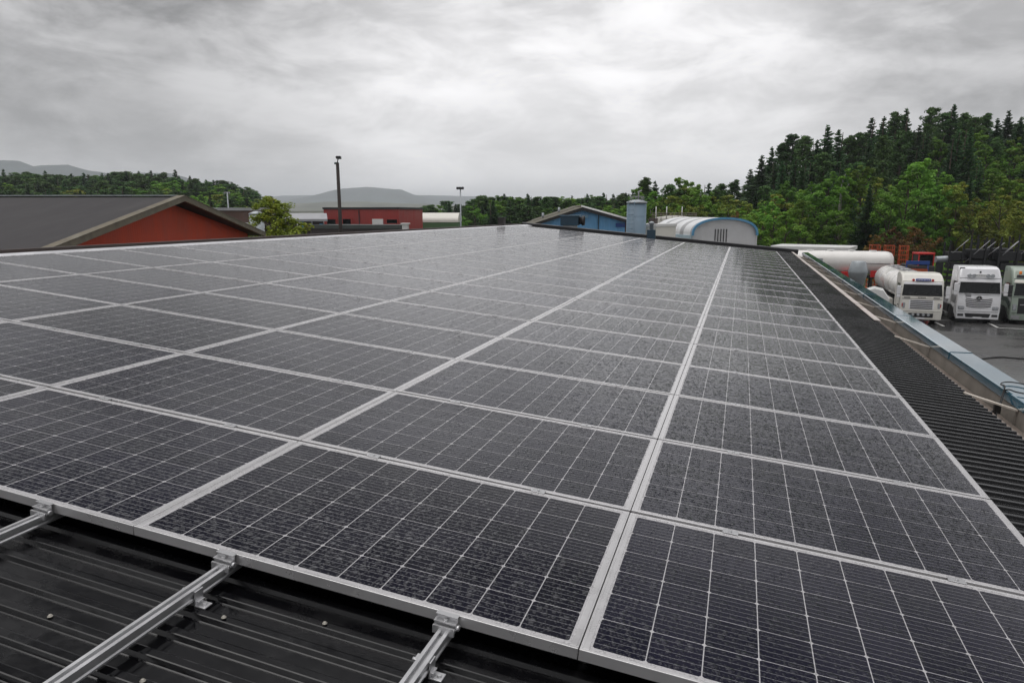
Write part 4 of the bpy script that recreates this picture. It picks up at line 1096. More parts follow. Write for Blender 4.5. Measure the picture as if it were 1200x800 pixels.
# ------------------------------------------------------------------ buildings beyond the roof
def gable_house():
    # gable end runs away from us along the view; the long roof lies to the left
    d1 = 25.0; d3 = d1 * 1.74; d2 = 34.2
    A = at(50, 290, d1); B = at(300, 272, d3)
    wv = np.array([B[0] - A[0], B[1] - A[1]]); W = float(np.hypot(*wv)); wv = wv / W
    ang = math.atan2(wv[1], wv[0])                        # local x along the gable, local y to the left (away)
    ze = (A[2] + B[2]) / 2; zr = at(205, 230.5, d2)[2]
    t = thing('red_gabled_building', 'red boarded building with gable end and long dark grey roof', 'building', (A[0], A[1], GZ), ang)
    e, r = ze - GZ, zr - GZ; Ln = 34.0; th = 0.16
    MB().prism([(0.35, 0), (W - 0.35, 0), (W - 0.35, e - 0.05), (W / 2, r - 0.28), (0.35, e - 0.05)], 0.4, Ln, 1).xf(lambda x, y, z: (x, y, z)).build('wall', M['redgable'], t)
    ov = 0.35
    for s in (0, 1):
        x0, x1 = (-0.3, W / 2) if s == 0 else (W + 0.3, W / 2)
        sl_ = (r - e) / (W / 2)
        z0_ = e - 0.3 * sl_
        MB().face([(x0, -ov, z0_), (x1, -ov, r), (x1, Ln, r), (x0, Ln, z0_)]).face([(x0, -ov, z0_ - th), (x1, -ov, r - th), (x1, Ln, r - th), (x0, Ln, z0_ - th)]).face([(x0, -ov, z0_), (x0, -ov, z0_ - th), (x0, Ln, z0_ - th), (x0, Ln, z0_)]).build('roof', M['slate'], t)
        MB().prism([(x0, z0_ + 0.03), (x1, r + 0.03), (x1, r - 0.22), (x0, z0_ - 0.22)], -ov - 0.16, -ov - 0.02, 1).build('bargeboard', M['barge'], t)
        MB().prism([(x0, z0_ + 0.06), (x1, r + 0.06), (x1, r + 0.032), (x0, z0_ + 0.032)], -ov - 0.18, -ov + 0.22, 1).build('verge_board', M['barge'], t)
    MB().box((-0.40, Ln / 2, e - 0.30), (0.16, Ln, 0.16)).build('gutter', M['black'], t)
    MB().box((W / 2, Ln / 2 - 0.1, r + 0.05), (0.35, Ln, 0.05)).build('ridge_cap', M['galv'], t)
M['redgable'] = ribbed('red_board_gable', (0.52, 0.058, 0.018), 0, 0.17, 0.65, 0.14, dirt=(0.38, 0.058, 0.024))
gable_house()

def block(px0, px1, pytop, D0, D1, depth, name, label, cat, wallm, roofm, rooft=0.25, over=0.15):
    """box building whose front runs from column px0 at distance D0 to px1 at D1"""
    a, b_ = at(px0, pytop, D0), at(px1, pytop, D1)
    d = b_ - a; L = math.hypot(d[0], d[1]); ang = math.atan2(d[1], d[0]); H = (a[2] + b_[2]) / 2 - GZ
    t = thing(name, label, cat, (a[0], a[1], GZ), ang)
    MB().box((L / 2, depth / 2, (H - rooft) / 2), (L, depth, H - rooft)).build('wall', wallm, t)
    MB().box((L / 2, depth / 2, H - rooft / 2), (L + 2 * over, depth + 2 * over, rooft), bevel=0.02).build('roof', roofm, t)
    return t, L, H
# red flat-roofed hall (two visible faces: long one and a short one on the right)
a, b_, c_ = at(379, 243.2, 108), at(467, 242.6, 105), at(495, 243.4, 115)
t = thing('red_flat_hall', 'dull red flat-roofed hall with dark windows behind the lamp pole', 'building', (0, 0, GZ))
H = at(440, 243, 107)[2] - GZ
e_ = a + (c_ - b_)
poly = [(a[0], a[1]), (b_[0], b_[1]), (c_[0], c_[1]), (e_[0], e_[1])]
MB().prism(poly, 0.0, H - 0.3, 2).build('wall', M['redwall2'], t)
cx_, cy_ = sum(p[0] for p in poly) / 4, sum(p[1] for p in poly) / 4
MB().prism([(cx_ + (x - cx_) * 1.02, cy_ + (y - cy_) * 1.02) for x, y in poly], H - 0.3, H, 2).build('roof', M['black'], t)
fd = (b_ - a)[:2]; Lf = float(np.hypot(*fd)); fd = fd / Lf; nrm = np.array([fd[1], -fd[0]])
def on_front(px0, px1, py0, py1, name, mat, out=0.06, frame=None):
    q0, q1 = (px0 - 379) / 88.0, (px1 - 379) / 88.0
    D = 108
    z0_, z1_ = at(430, py1, D)[2] - GZ, at(430, py0, D)[2] - GZ
    m_ = (q0 + q1) / 2 * Lf; c = a[:2] + fd * m_ + nrm * out
    o = MB().box((0, 0, 0), ((q1 - q0) * Lf, 0.12, z1_ - z0_)).build(name, mat, t)
    o.location = (c[0], c[1], (z0_ + z1_) / 2); o.rotation_euler = (0, 0, math.atan2(fd[1], fd[0]))
    if frame:
        f = MB(); w, h = (q1 - q0) * Lf, z1_ - z0_
        for sx in (-1, 1): f.box((sx * w / 2, -0.03, 0), (0.14, 0.14, h + 0.14))
        for sz in (-1, 1): f.box((0, -0.03, sz * h / 2), (w - 0.14, 0.14, 0.14))
        f.build('frame', frame, o)
on_front(382.5, 394, 256.5, 265, 'window', M['dkglass'], frame=M['redwall2'])
on_front(401.5, 412, 256, 264.5, 'window', M['dkglass'], frame=M['redwall2'])
on_front(436.5, 449, 256.5, 263, 'roller_door', M['white'])
on_front(453, 466, 256.5, 262, 'window', M['dkglass'], frame=M['redwall2'])
MB().box((0, 0, 0), (0.1, 0.1, H - 0.4)).build('downpipe', M['plast'], t).location = tuple(a[:2] + fd * Lf * 0.48 + nrm * 0.08) + ((H - 0.4) / 2,)
t, L, H = block(363, 467, 263.5, 90, 89, 4.0, 'lean_to_shed', 'low dark felt-roofed shed in front of the red hall', 'shed', M['dkwall'], M['greyroof_dk'], 0.5)
t, L, H = block(471, 477.5, 261.5, 86, 86, 1.2, 'white_container', 'small white container at the foot of the red hall', 'container', M['white'], M['whiteroof'], 0.15)
# dark wooden building with pale roof
t, L, H = block(322, 379, 256.8, 90.3, 92, 5, 'brown_bungalow', 'dark brown low building with pale grey roof beside the birch', 'building', M['dkwall'], M['greyroof'], 0.3, 0.5)
MB().prism([(-0.5, H), (5.5, H), (3.2, H + 0.75), (1.8, H + 0.75)], -0.5, L + 0.5, 0).build('roof', M['greyroof'], t)
def bfront(px0, px1, py0, py1, nm, mt, fr=None):
    q0, q1 = (px0 - 322) / 57.0 * L, (px1 - 322) / 57.0 * L
    z0_, z1_ = at(350, py1, 92)[2] - GZ, at(350, py0, 92)[2] - GZ
    o = MB().box(((q0 + q1) / 2, -0.04, (z0_ + z1_) / 2), (q1 - q0, 0.10, z1_ - z0_)).build(nm, mt, t)
    if fr:
        f = MB()
        for x in (q0, q1): f.box((x, -0.08, (z0_ + z1_) / 2), (0.16, 0.12, z1_ - z0_ + 0.16))
        for z in (z0_, z1_): f.box(((q0 + q1) / 2, -0.08, z), (q1 - q0 - 0.16, 0.12, 0.16))
        f.build('frame', fr, o)
bfront(348, 351.5, 260.5, 265, 'window', M['dkglass'], M['white'])
bfront(352.5, 355.5, 259.5, 267, 'door', M['halltrim'])
bfront(364, 366, 258.5, 268, 'downpipe', M['galv'])
bfront(374, 378, 262, 268, 'door', M['halltrim'])
t, L, H = block(352, 379.5, 249.8, 117, 117, 10, 'pale_roofed_store', 'low store with a white roof edge behind the brown building', 'building', M['hallwall'], M['whiteroof'], 0.45)
# brown building behind the red gable and its silo
t, L, H = block(248, 303, 243.6, 90, 90, 12, 'brown_hall', 'brown boarded hall with pale roof edge behind the red gable', 'building', M['brownwall'], M['greyroof'], 0.35)
MB().box((L * 0.75, -0.6, H - 2.0), (L * 0.5, 1.0, 0.25)).build('canopy', M['whiteroof'], t)
p0 = at(301, 260, 84)
t = thing('small_silo', 'pale blue-grey silo beside the brown hall, half hidden by birch', 'silo', (p0[0], p0[1], GZ))
hh = at(301, 247.5, 84)[2] - GZ
MB().lathe([(0.85, 0), (0.85, hh - 0.35)], n=20).build('shell', M['galv'], t)
MB().lathe([(0.9, hh - 0.35), (0.9, hh - 0.28), (0.3, hh), (0.02, hh + 0.02)], n=20).build('lid', M['galv'], t)
# white and green arched tent
def arched(name, label, cat, A, B, Ln, rise, wallm, roofm, trimm, base_z, thick=0.12, ends=True):
    wv = np.array([B[0] - A[0], B[1] - A[1]]); W = float(np.hypot(*wv)); ang = math.atan2(wv[1], wv[0])
    t = thing(name, label, cat, (A[0], A[1], GZ), ang)
    n = 26; e = base_z - GZ
    arc = [(W * (1 - math.cos(PI * k / n)) / 2, e + rise * math.sin(PI * k / n) ** 0.8) for k in range(n + 1)]
    return t, arc, W, e
A, B = at(490, 262, 122), at(537, 262, 122)
# long side faces us: roof runs along the picture
t = thing('tent_hall', 'cream arched tent hall with green lower sides beyond the red hall', 'tent hall', (A[0], A[1], GZ), math.atan2(B[1] - A[1], B[0] - A[0]))
L = math.hypot(B[0] - A[0], B[1] - A[1]); zt = at(515, 249.4, 126)[2] - GZ; zs = at(515, 260.5, 122)[2] - GZ
n = 20; Wd = 9.0
arc = [(Wd * (1 - math.cos(PI * k / n)) / 2, zs + (zt - zs) * math.sin(PI * k / n) ** 0.75) for k in range(n + 1)]
MB().prism(arc, 0, L, 0).build('roof', M['canopy'], t)
MB().box((L / 2, Wd / 2, zs / 2), (L - 0.1, Wd - 0.1, zs)).build('wall', M['greenband'], t)
# -- blue gabled building
def blue_building():
    D = 56
    A, P, B = at(622, 263.5, D), at(683, 243.4, D), at(735, 257.5, D)
    zr = P[2]; zl = A[2]; zrgt = B[2]
    wv = np.array([B[0] - A[0], B[1] - A[1]]); W = float(np.hypot(*wv)); ang = math.atan2(wv[1], wv[0])
    xr = float(np.hypot(P[0] - A[0], P[1] - A[1]))
    t = thing('blue_gabled_building', 'blue boarded building with a shallow gable beyond the far roof edge', 'building', (A[0], A[1], GZ), ang)
    e0, e1, r = zl - GZ, zrgt - GZ, zr - GZ
    MB().prism([(0.2, 0), (W - 0.1, 0), (W - 0.1, e1 - 0.1), (xr, r - 0.12), (0.2, e0 - 0.1)], 0.4, 12, 1).build('wall', M['bluewall'], t)
    MB().prism([(-0.3, e0 - 0.05), (xr, r + 0.06), (xr, r - 0.10), (-0.3, e0 - 0.22)], 0.05, 12.2, 1).build('roof', M['moss'], t)
    MB().prism([(W + 0.1, e1), (xr + 0.001, r + 0.06), (xr + 0.001, r - 0.10), (W + 0.1, e1 - 0.17)], 0.05, 12.2, 1).build('roof', M['whiteroof'], t)
    MB().prism([(W + 0.1, e1 - 0.03), (xr, r + 0.03), (xr, r - 0.24), (W + 0.1, e1 - 0.28)], -0.06, 0.045, 1).build('bargeboard', M['black'], t)
    MB().prism([(-0.3, e0 - 0.08), (xr, r + 0.03), (xr, r - 0.20), (-0.3, e0 - 0.26)], -0.06, 0.045, 1).build('bargeboard', M['black'], t)
    px = lambda q: (q - 622) / 113.0 * W
    MB().box((px(672), 0.30, at(672, 253.5, D)[2] - GZ), (px(690) - px(655), 0.12, 0.26)).build('window_band', simple('pale_blue_panel', (0.20, 0.36, 0.52), 0.5, 0, 0.1, 1), t)
    MB().box((px(728), 0.30, at(728, 264, D)[2] - GZ), (0.75, 0.12, 0.30)).build('window', M['blue'], t)
    MB().box((px(702), 0.32, at(702, 261, D)[2] - GZ), (0.08, 0.10, 1.4)).build('downpipe', M['blue_dk'], t)
blue_building()
# mossy roofed building just left behind it
A, B = at(608, 262.5, 64), at(690, 239.8, 70)
t = thing('mossy_roofed_shed', 'brown mossy roof slope rising behind the blue gabled building', 'shed', (0, 0, GZ))
a0 = at(626, 258.8, 62); a1 = at(681, 240.4, 62); a2 = at(706, 243.6, 72); a3 = at(655, 261, 72)
def slab(pts, th): 
    b = MB(); lo = [(p[0], p[1], p[2] - GZ - th) for p in pts]; hi = [(p[0], p[1], p[2] - GZ) for p in pts]
    b.face(hi); b.face(lo[::-1])
    for i in range(4): b.face((hi[i], lo[i], lo[(i + 1) % 4], hi[(i + 1) % 4]))
    return b
ex_ = np.array([FH[0], FH[1], 0]) * 9
slab([a0, a1, a1 + ex_, a0 + ex_], 0.22).build('roof', M['moss'], t)
a4 = at(742, 257, 62)
slab([a1 + np.array([0.02, 0, 0]), a4, a4 + ex_, a1 + ex_], 0.22).build('roof', M['whiteroof'], t)
b = MB()
lo = [(a0[0], a0[1], 0), (a4[0], a4[1], 0), (a4[0], a4[1], a4[2] - GZ - 0.3), (a1[0], a1[1], a1[2] - GZ - 0.3), (a0[0], a0[1], a0[2] - GZ - 0.3)]
off_ = ex_ * 0.05
fr_ = [(x + off_[0], y + off_[1], z) for x, y, z in lo]; bk_ = [(x + ex_[0] * 0.95, y + ex_[1] * 0.95, z) for x, y, z in lo]
b.face(fr_); b.face(bk_[::-1])
for i in range(5): b.face((fr_[i], bk_[i], bk_[(i + 1) % 5], fr_[(i + 1) % 5]))
b.build('wall', M['brownwall'], t)
for i, q in enumerate((0.2, 0.55)):
    pp = a0 + (a1 - a0) * q + ex_ * 0.15
    MB().tube([(pp[0], pp[1], pp[2] - GZ - 0.1), (pp[0], pp[1], pp[2] - GZ + 0.42)], 0.11, 10).build('vent_pipe', M['galv'], t)
# blue-grey silo
D = 46
p0 = at(745.5, 262, D); r_ = 11.3 * D / FPX; hh = at(745.5, 236, D)[2] - GZ
t = thing('blue_silo', 'tall blue-grey cylindrical silo beside the blue gabled building', 'silo', (p0[0], p0[1], GZ))
MB().lathe([(r_, 0), (r_, hh - 0.12)], n=32).build('shell', M['silo'], t)
MB().lathe([(r_ + 0.04, hh - 0.14), (r_ + 0.04, hh - 0.03), (r_ * 0.4, hh + 0.10), (0.02, hh + 0.12)], n=32).build('lid', M['galv'], t)
b = MB()
for k in range(8):
    a = 2 * PI * k / 8; b.tube([(r_ * 0.7 * math.cos(a), r_ * 0.7 * math.sin(a), hh), (r_ * 0.7 * math.cos(a), r_ * 0.7 * math.sin(a), hh + 0.30)], 0.02, 5)
b.tube([(r_ * 0.7 * math.cos(2 * PI * k / 16), r_ * 0.7 * math.sin(2 * PI * k / 16), hh + 0.30) for k in range(17)], 0.02, 5, cap=False)
b.build('railing', M['steel'], t)
MB().tube([(0.1, 0, hh + 0.05), (0.1, 0, hh + 0.6), (0.28, 0.1, hh + 0.7)], 0.05, 8).build('vent_pipe', M['steel'], t)
b = MB()
for sx in (-1, 1): b.tube([(sx * 0.2 - 0.25, -r_ - 0.1, 0.3), (sx * 0.2 - 0.25, -r_ - 0.1, hh)], 0.02, 5)
z = 0.5
while z < hh: b.tube([(-0.45, -r_ - 0.1, z), (-0.05, -r_ - 0.1, z)], 0.014, 5); z += 0.3
b.build('ladder', M['silo'], t)
# low cream outbuilding between silo and hall
t, L, H = block(743, 769, 262.3, 47, 46, 3, 'cream_outbuilding', 'low cream flat-roofed outbuilding between the silo and arched hall', 'shed', M['cream'], M['whiteroof'], 0.2, 0.05)
MB().box((L * 0.55, 1.0, H + 0.18), (0.5, 0.4, 0.36), bevel=0.02).build('roof_box', M['brown'], t)
# settling tank with railing behind the hall
D = 86; p0 = at(790, 255, D)
t = thing('domed_tank', 'pale domed tank with railing and tall posts behind the arched hall', 'tank', (p0[0], p0[1], GZ))
r_ = 25 * D / FPX; zz_ = at(790, 255.6, D)[2] - GZ
MB().lathe([(r_, 0), (r_, zz_ - 0.2), (r_ * 0.8, zz_ + 0.12), (r_ * 0.4, zz_ + 0.26), (0.02, zz_ + 0.3)], n=36).build('shell', simple('pale_concrete', (0.42, 0.41, 0.37), 0.7, 0, 0.15, 0.8), t)
b = MB()
for k in range(24):
    a = 2 * PI * k / 24; b.tube([(r_ * 1.02 * math.cos(a), r_ * 1.02 * math.sin(a), zz_ - 0.3), (r_ * 1.02 * math.cos(a), r_ * 1.02 * math.sin(a), zz_ + 0.6)], 0.03, 5)
for h_ in (0.35, 0.6): b.tube([(r_ * 1.02 * math.cos(2 * PI * k / 36), r_ * 1.02 * math.sin(2 * PI * k / 36), zz_ + h_) for k in range(37)], 0.045, 5, cap=False)
b.build('railing', M['barge'], t)
for px in (769, 781.5, 799.5):
    q = at(px, 242, D - r_ * 0.9); MB().tube([(q[0] - p0[0], q[1] - p0[1], zz_ - 0.5), (q[0] - p0[0], q[1] - p0[1], q[2] - GZ)], 0.05, 6).build('post', M['white'], t)
# -- arched hall
def arch_hall():
    D = 70.0
    A = at(812, 275.5, D); dirn = RT[:2] * 6.3 + FH * 0.97; dirn = dirn / np.hypot(*dirn)
    # choose chord so that the far corner falls at column 888
    for W in np.arange(4, 12, 0.02):
        Q = A[:2] + dirn * W; v = np.array([Q[0] - CAM[0], Q[1] - CAM[1]])
        dd = v @ FH / 1.0; ll = v @ RT[:2]
        if ll / (dd * math.cos(PITCH)) * FPX + 600 > 888: break
    ang = math.atan2(dirn[1], dirn[0]); Ln = 10.6
    t = thing('arched_hall', 'round-roofed pale hall with blue trim and dark slit windows', 'hall', (A[0], A[1], GZ), ang)
    e = A[2] - GZ - 0.05; rise = at(850, 256.4, D + 0.6)[2] - GZ - e
    n = 30
    def arc(off, e_=e):
        return [(W / 2 - (W / 2 + off) * math.cos(PI * k / n), e_ + (rise + off) * (math.sin(PI * k / n) ** 0.72)) for k in range(n + 1)]
    MB().prism([(0.02, 0)] + arc(-0.02) + [(W - 0.02, 0)], 0.15, Ln - 0.1, 1).build('wall', M['hallwall'], t)
    def shell(o1, o2, y0, y1):
        b = MB(); a1, a2 = arc(o1), arc(o2)
        for k in range(n):
            q = [(a1[k], a1[k + 1]), (a2[k], a2[k + 1])]
            for (s, e2) in q: b.face(((s[0], y0, s[1]), (e2[0], y0, e2[1]), (e2[0], y1, e2[1]), (s[0], y1, s[1])))
            for y in (y0, y1): b.face(((a1[k][0], y, a1[k][1]), (a1[k + 1][0], y, a1[k + 1][1]), (a2[k + 1][0], y, a2[k + 1][1]), (a2[k][0], y, a2[k][1])))
        return b
    rf = shell(0.0, 0.12, 0.06, Ln)
    rf.build('roof', M['hallroof'], t)
    shell(-0.07, 0.15, -0.10, 0.055).build('trim_arch', M['halltrim'], t)
    MB().box((-0.10, Ln / 2, e - 0.14), (0.2, Ln - 0.2, 0.32)).build('eave_trim', simple('pale_blue_trim', (0.42, 0.55, 0.62), 0.4, 0, 0.08, 1), t)
    MB().box((W + 0.06, Ln / 2, e - 0.8), (0.16, Ln - 0.2, 1.8)).build('side_wall', M['hallwall'], t)
    for k in range(5):
        px = 839 + 3.35 * k
        xq = (px - 812) / 76.0 * W
        z0_, z1_ = at(px, 277.5, D)[2] - GZ - 0.6, at(px, 268.6, D)[2] - GZ
        o = MB().box((xq, 0.13, (z0_ + z1_) / 2), (0.09, 0.06, z1_ - z0_)).build('slit_window', M['plast'], t)
arch_hall()

# ------------------------------------------------------------------ lamp posts
D = 50; p0 = at(399, 262, D); zt = at(399, 192, D)[2]
t = thing('lamp_pole', 'tall dark wooden lamp pole with short arm, in front of the red hall', 'street lamp', (p0[0], p0[1], GZ))
hh = zt - GZ
MB().tube([(0, 0, 0), (0, 0, hh * 0.5), (-0.03, 0, hh)], [0.16, 0.14, 0.115], 10).build('pole', M['wood_pole'], t)
MB().tube([(-0.03, 0, hh - 0.25), (0.03, -0.1, hh + 0.05), (0.22, -0.3, hh + 0.25)], 0.035, 6).build('arm', M['wood_pole'], t)
MB().box((0.30, -0.36, hh + 0.34), (0.34, 0.55, 0.18), rz=R(25), bevel=0.04).build('lamp_head', M['plast'], t)
MB().box((-0.10, -0.02, hh - 0.02), (0.30, 0.14, 0.14), bevel=0.03).build('junction_box', simple('green_oxide_box', (0.02, 0.07, 0.05), 0.5), t)
D = 92; p0 = at(540, 262, D); zt = at(540, 222, D)[2]
t = thing('floodlight_mast', 'thin grey floodlight mast with lamp cluster beside the cream tent', 'light mast', (p0[0], p0[1], GZ))
hh = zt - GZ
MB().tube([(0, 0, 0), (0, 0, hh)], [0.13, 0.08], 10).build('pole', M['galv'], t)
b = MB(); b.box((0, 0, hh), (0.9, 0.08, 0.08))
b.build('crossbar', M['plast'], t)
for x in (-0.36, 0, 0.36): MB().box((x, -0.08, hh + 0.14), (0.30, 0.22, 0.30), bevel=0.04).build('floodlight', M['plast'], t)
D = 118; p0 = at(268, 250, D); zt = at(268, 225.5, D)[2]
t = thing('floodlight_mast', 'grey T-shaped floodlight mast against the wooded ridge at left', 'light mast', (p0[0], p0[1], GZ))
hh = zt - GZ
MB().tube([(0, 0, 0), (0, 0, hh)], [0.16, 0.10], 8).build('pole', M['galv'], t)
MB().box((0, 0, hh), (1.15, 0.10, 0.14)).build('crossbar', M['steel'], t)
for x in (-0.45, 0.45): MB().box((x, -0.08, hh - 0.12), (0.28, 0.2, 0.2)).build('floodlight', M['steel'], t)

# ------------------------------------------------------------------ trees
def quads_mesh(name, centers, axes_a, axes_b, mats, mi=None, extra=None):
    """leaf-sized quads: centre +- a +- b"""
    c, a, b = map(np.asarray, (centers, axes_a, axes_b))
    v = np.stack([c - a - b * 0.6, c + a * 0.2 - b, c + a + b * 0.4, c - a * 0.2 + b], 1).reshape(-1, 3)
    n = len(c); f = np.arange(n * 4).reshape(n, 4)
    me = bpy.data.meshes.new(name)
    verts = v.tolist(); faces = f.tolist(); idx = [0] * n
    if extra is not None:
        off = len(verts); verts += extra[0]; faces += [[i + off for i in q] for q in extra[1]]; idx += [1] * len(extra[1])
    me.from_pydata(verts, [], faces)
    for m in mats: me.materials.append(m)
    me.polygons.foreach_set('material_index', idx)
    return me
def unit(rs, n):
    v = rs.randn(n, 3); return v / np.linalg.norm(v, axis=1, keepdims=True)
def stem_geo(H, r0, r1, rs, n=7, segs=6, lean=0.02):
    vs_, fs = [], []
    ox = np.cumsum(rs.randn(segs + 1) * lean * H / segs * 2); oy = np.cumsum(rs.randn(segs + 1) * lean * H / segs * 2)
    ox -= ox[0]; oy -= oy[0]
    for k in range(segs + 1):
        q = k / segs; r = r0 + (r1 - r0) * q
        if k == 0: r *= 1.25
        for i in range(n): vs_.append([ox[k] + r * math.cos(2 * PI * i / n), oy[k] + r * math.sin(2 * PI * i / n), q * H])
    for k in range(segs):
        for i in range(n): fs.append([k * n + i, k * n + (i + 1) % n, (k + 1) * n + (i + 1) % n, (k + 1) * n + i])
    return vs_, fs
def limb(p0, p1, r0, r1, n=5):
    p0, p1 = np.asarray(p0, float), np.asarray(p1, float); d = p1 - p0; d = d / np.linalg.norm(d)
    a = np.cross(d, [0.3, 0.2, 0.93]); a /= np.linalg.norm(a); b = np.cross(d, a)
    vs_ = [list(p0 + (a * math.cos(2 * PI * i / n) + b * math.sin(2 * PI * i / n)) * r0) for i in range(n)] + [list(p1 + (a * math.cos(2 * PI * i / n) + b * math.sin(2 * PI * i / n)) * r1) for i in range(n)]
    return vs_, [[i, (i + 1) % n, n + (i + 1) % n, n + i] for i in range(n)]
def join(a, b):
    o = len(a[0]); return a[0] + b[0], a[1] + [[i + o for i in f] for f in b[1]]
def spruce_geo(seed, slim=0.27, dens=1.0):
    """unit-height (10 m) spruce: whorls of drooping, fringed boughs"""
    rs = np.random.RandomState(seed); H = 10.0
    C, A, B = [], [], []
    z = 0.7
    while z < H - 0.12:
        q = z / H; rad = H * slim * (1 - q) ** 1.05 * (0.8 + 0.4 * rs.rand()) + 0.04; qs = 0.35 + 0.65 * min(1.0, (1 - q) * 1.6)
        nb = max(4, int(rad * 4.6 * dens) + 4)
        a0 = rs.rand() * 6.28
        for k in range(nb):
            an = a0 + 6.283 * k / nb + rs.randn() * 0.25; L = rad * (0.45 + 0.7 * rs.rand()); zj = 0.34 * (rs.rand() - 0.5)
            droop = 0.05 + 0.42 * (1 - q) + 0.12 * rs.randn()
            d = np.array([math.cos(an), math.sin(an), 0]); s = np.array([-math.sin(an), math.cos(an), 0])
            m = max(3, int(L / 0.20))
            for i in range(m):
                t = (i + 0.6 + 0.5 * rs.rand()) / m
                zc = z + zj - droop * L * t ** 1.3 + 0.20 * L * t ** 3
                w = 0.34 * (1.1 - t * 0.72) * min(1.0, 0.3 + L) * qs
                for sgn in (-1, 1):
                    C.append(d * L * t + s * sgn * w * 0.5 + np.array([0, 0, zc - 0.04]))
                    A.append((d * 0.15 * qs + s * sgn * 0.7 * w) + np.array([0, 0, -0.06 * rs.rand()]))
                    B.append(d * 0.10 + np.array([0, 0, 0.03 + 0.05 * rs.rand()]) - s * sgn * 0.02)
                C.append(d * L * t + np.array([0, 0, zc - 0.09])); A.append(d * 0.13 * qs + s * 0.04 * rs.randn()); B.append(np.array([0, 0, -0.10 - 0.07 * rs.rand()]) * qs + s * 0.05 * rs.randn())
        z += 0.15 + 0.14 * (1 - q) * (0.6 + 0.8 * rs.rand())
    C.append([0, 0, H - 0.1]); A.append([0.03, 0, 0.1]); B.append([-0.03, 0, 0.15])
    return np.array(C), np.array(A), np.array(B), stem_geo(H * 0.97, 0.16, 0.02, rs)
def tilted(rs, n, up, out, k_up=0.8, k_out=0.5):
    """leaf frames whose faces look mostly upwards and outwards, as leaves that follow the light do"""
    nrm = unit(rs, n) * 0.75 + np.array([0, 0, k_up]) + out * k_out
    nrm /= np.linalg.norm(nrm, axis=1, keepdims=True)
    a = np.cross(nrm, unit(rs, n)); a /= np.linalg.norm(a, axis=1, keepdims=True) + 1e-6
    b = np.cross(nrm, a); return a, b
def pine_geo(seed, broad=0.24):
    """10 m pine: trunk bare low down, open irregular crown of upturned tufts on limbs"""
    rs = np.random.RandomState(seed); H = 10.0
    stem = stem_geo(H * 0.95, 0.16, 0.04, rs, lean=0.025)
    C, A, B = [], [], []
    nl = 46
    for k in range(nl):
        q = 0.16 + 0.82 * (k + rs.rand()) / nl
        rad = H * broad * (1 - q) ** 0.62 * (0.55 + 0.6 * rs.rand()) * (0.75 if q < 0.35 else 1.0) + 0.12
        an = k * 2.4 + rs.randn() * 0.5
        d = np.array([math.cos(an), math.sin(an), 0]); base = np.array([0, 0, q * H * 0.95])
        tip = base + d * rad + np.array([0, 0, rad * (0.18 + 0.25 * rs.rand() - 0.25 * (1 - q))])
        stem = join(stem, limb(base - [0, 0, 0.1], tip, 0.045, 0.012))
        for t in np.arange(0.25, 1.05, 0.16):
            c = base + (tip - base) * t + rs.randn(3) * 0.10
            n = 26; sz = (0.30 + 0.16 * rs.rand()) * (1.15 - 0.4 * q)
            o = unit(rs, n); C.append(c + o * (rs.rand(n, 1) ** 0.45) * np.array([sz, sz, sz * 0.62]))
            a, b = tilted(rs, n, None, o, 0.5, 0.5)
            A.append(a * 0.135); B.append(b * 0.06)
    return np.concatenate(C), np.concatenate(A), np.concatenate(B), stem
def broad_geo(seed, rx=0.26, lobes=18, n_leaf=6200, low=0.14, leaf=0.11, tall=1.0, top=0.35):
    """10 m broadleaf: trunk, limbs, lobes of leaf-sized faces with gaps between"""
    rs = np.random.RandomState(seed); H = 10.0
    stem = stem_geo(H * 0.8, 0.15, 0.03, rs, lean=0.03)
    C, A, B = [], [], []
    per = n_leaf // lobes
    for k in range(lobes):
        q = low + (1 - low) * ((k + 0.7 * rs.rand()) / lobes)
        prof = math.sin(PI * min(1, (q - low) / (1 - low) * 0.86 + 0.12)) ** 0.75
        if q > 0.8: prof *= 0.55 + top * rs.rand()
        an = k * 2.4 + rs.rand(); rad = H * rx * prof * (0.35 + 0.55 * rs.rand())
        lob = H * rx * (0.22 + 0.22 * rs.rand()) * (0.55 + 0.5 * prof)
        c = np.array([math.cos(an) * rad, math.sin(an) * rad, q * H * 0.93])
        if c[2] > 1.2: stem = join(stem, limb([0, 0, max(0.8, c[2] - 0.9 * rad - 0.4)], c, 0.05, 0.015))
        for sN in range(6):
            sc = c + unit(rs, 1)[0] * lob * (0.4 + 0.7 * rs.rand()) * np.array([1, 1, 0.85 * tall])
            n = per // 6; sr = lob * (0.34 + 0.2 * rs.rand())
            o = unit(rs, n)
            C.append(sc + o * (rs.rand(n, 1) ** 0.33) * sr * np.array([1, 1, 0.72]))
            a, b = tilted(rs, n, None, o, 0.7, 0.8)
            m = leaf * (0.7 + 0.6 * rs.rand(n, 1)); A.append(a * m); B.append(b * m * 0.62)
    C = np.concatenate(C); C[:, 2] = np.maximum(C[:, 2], 0.25)
    return C, np.concatenate(A), np.concatenate(B), stem

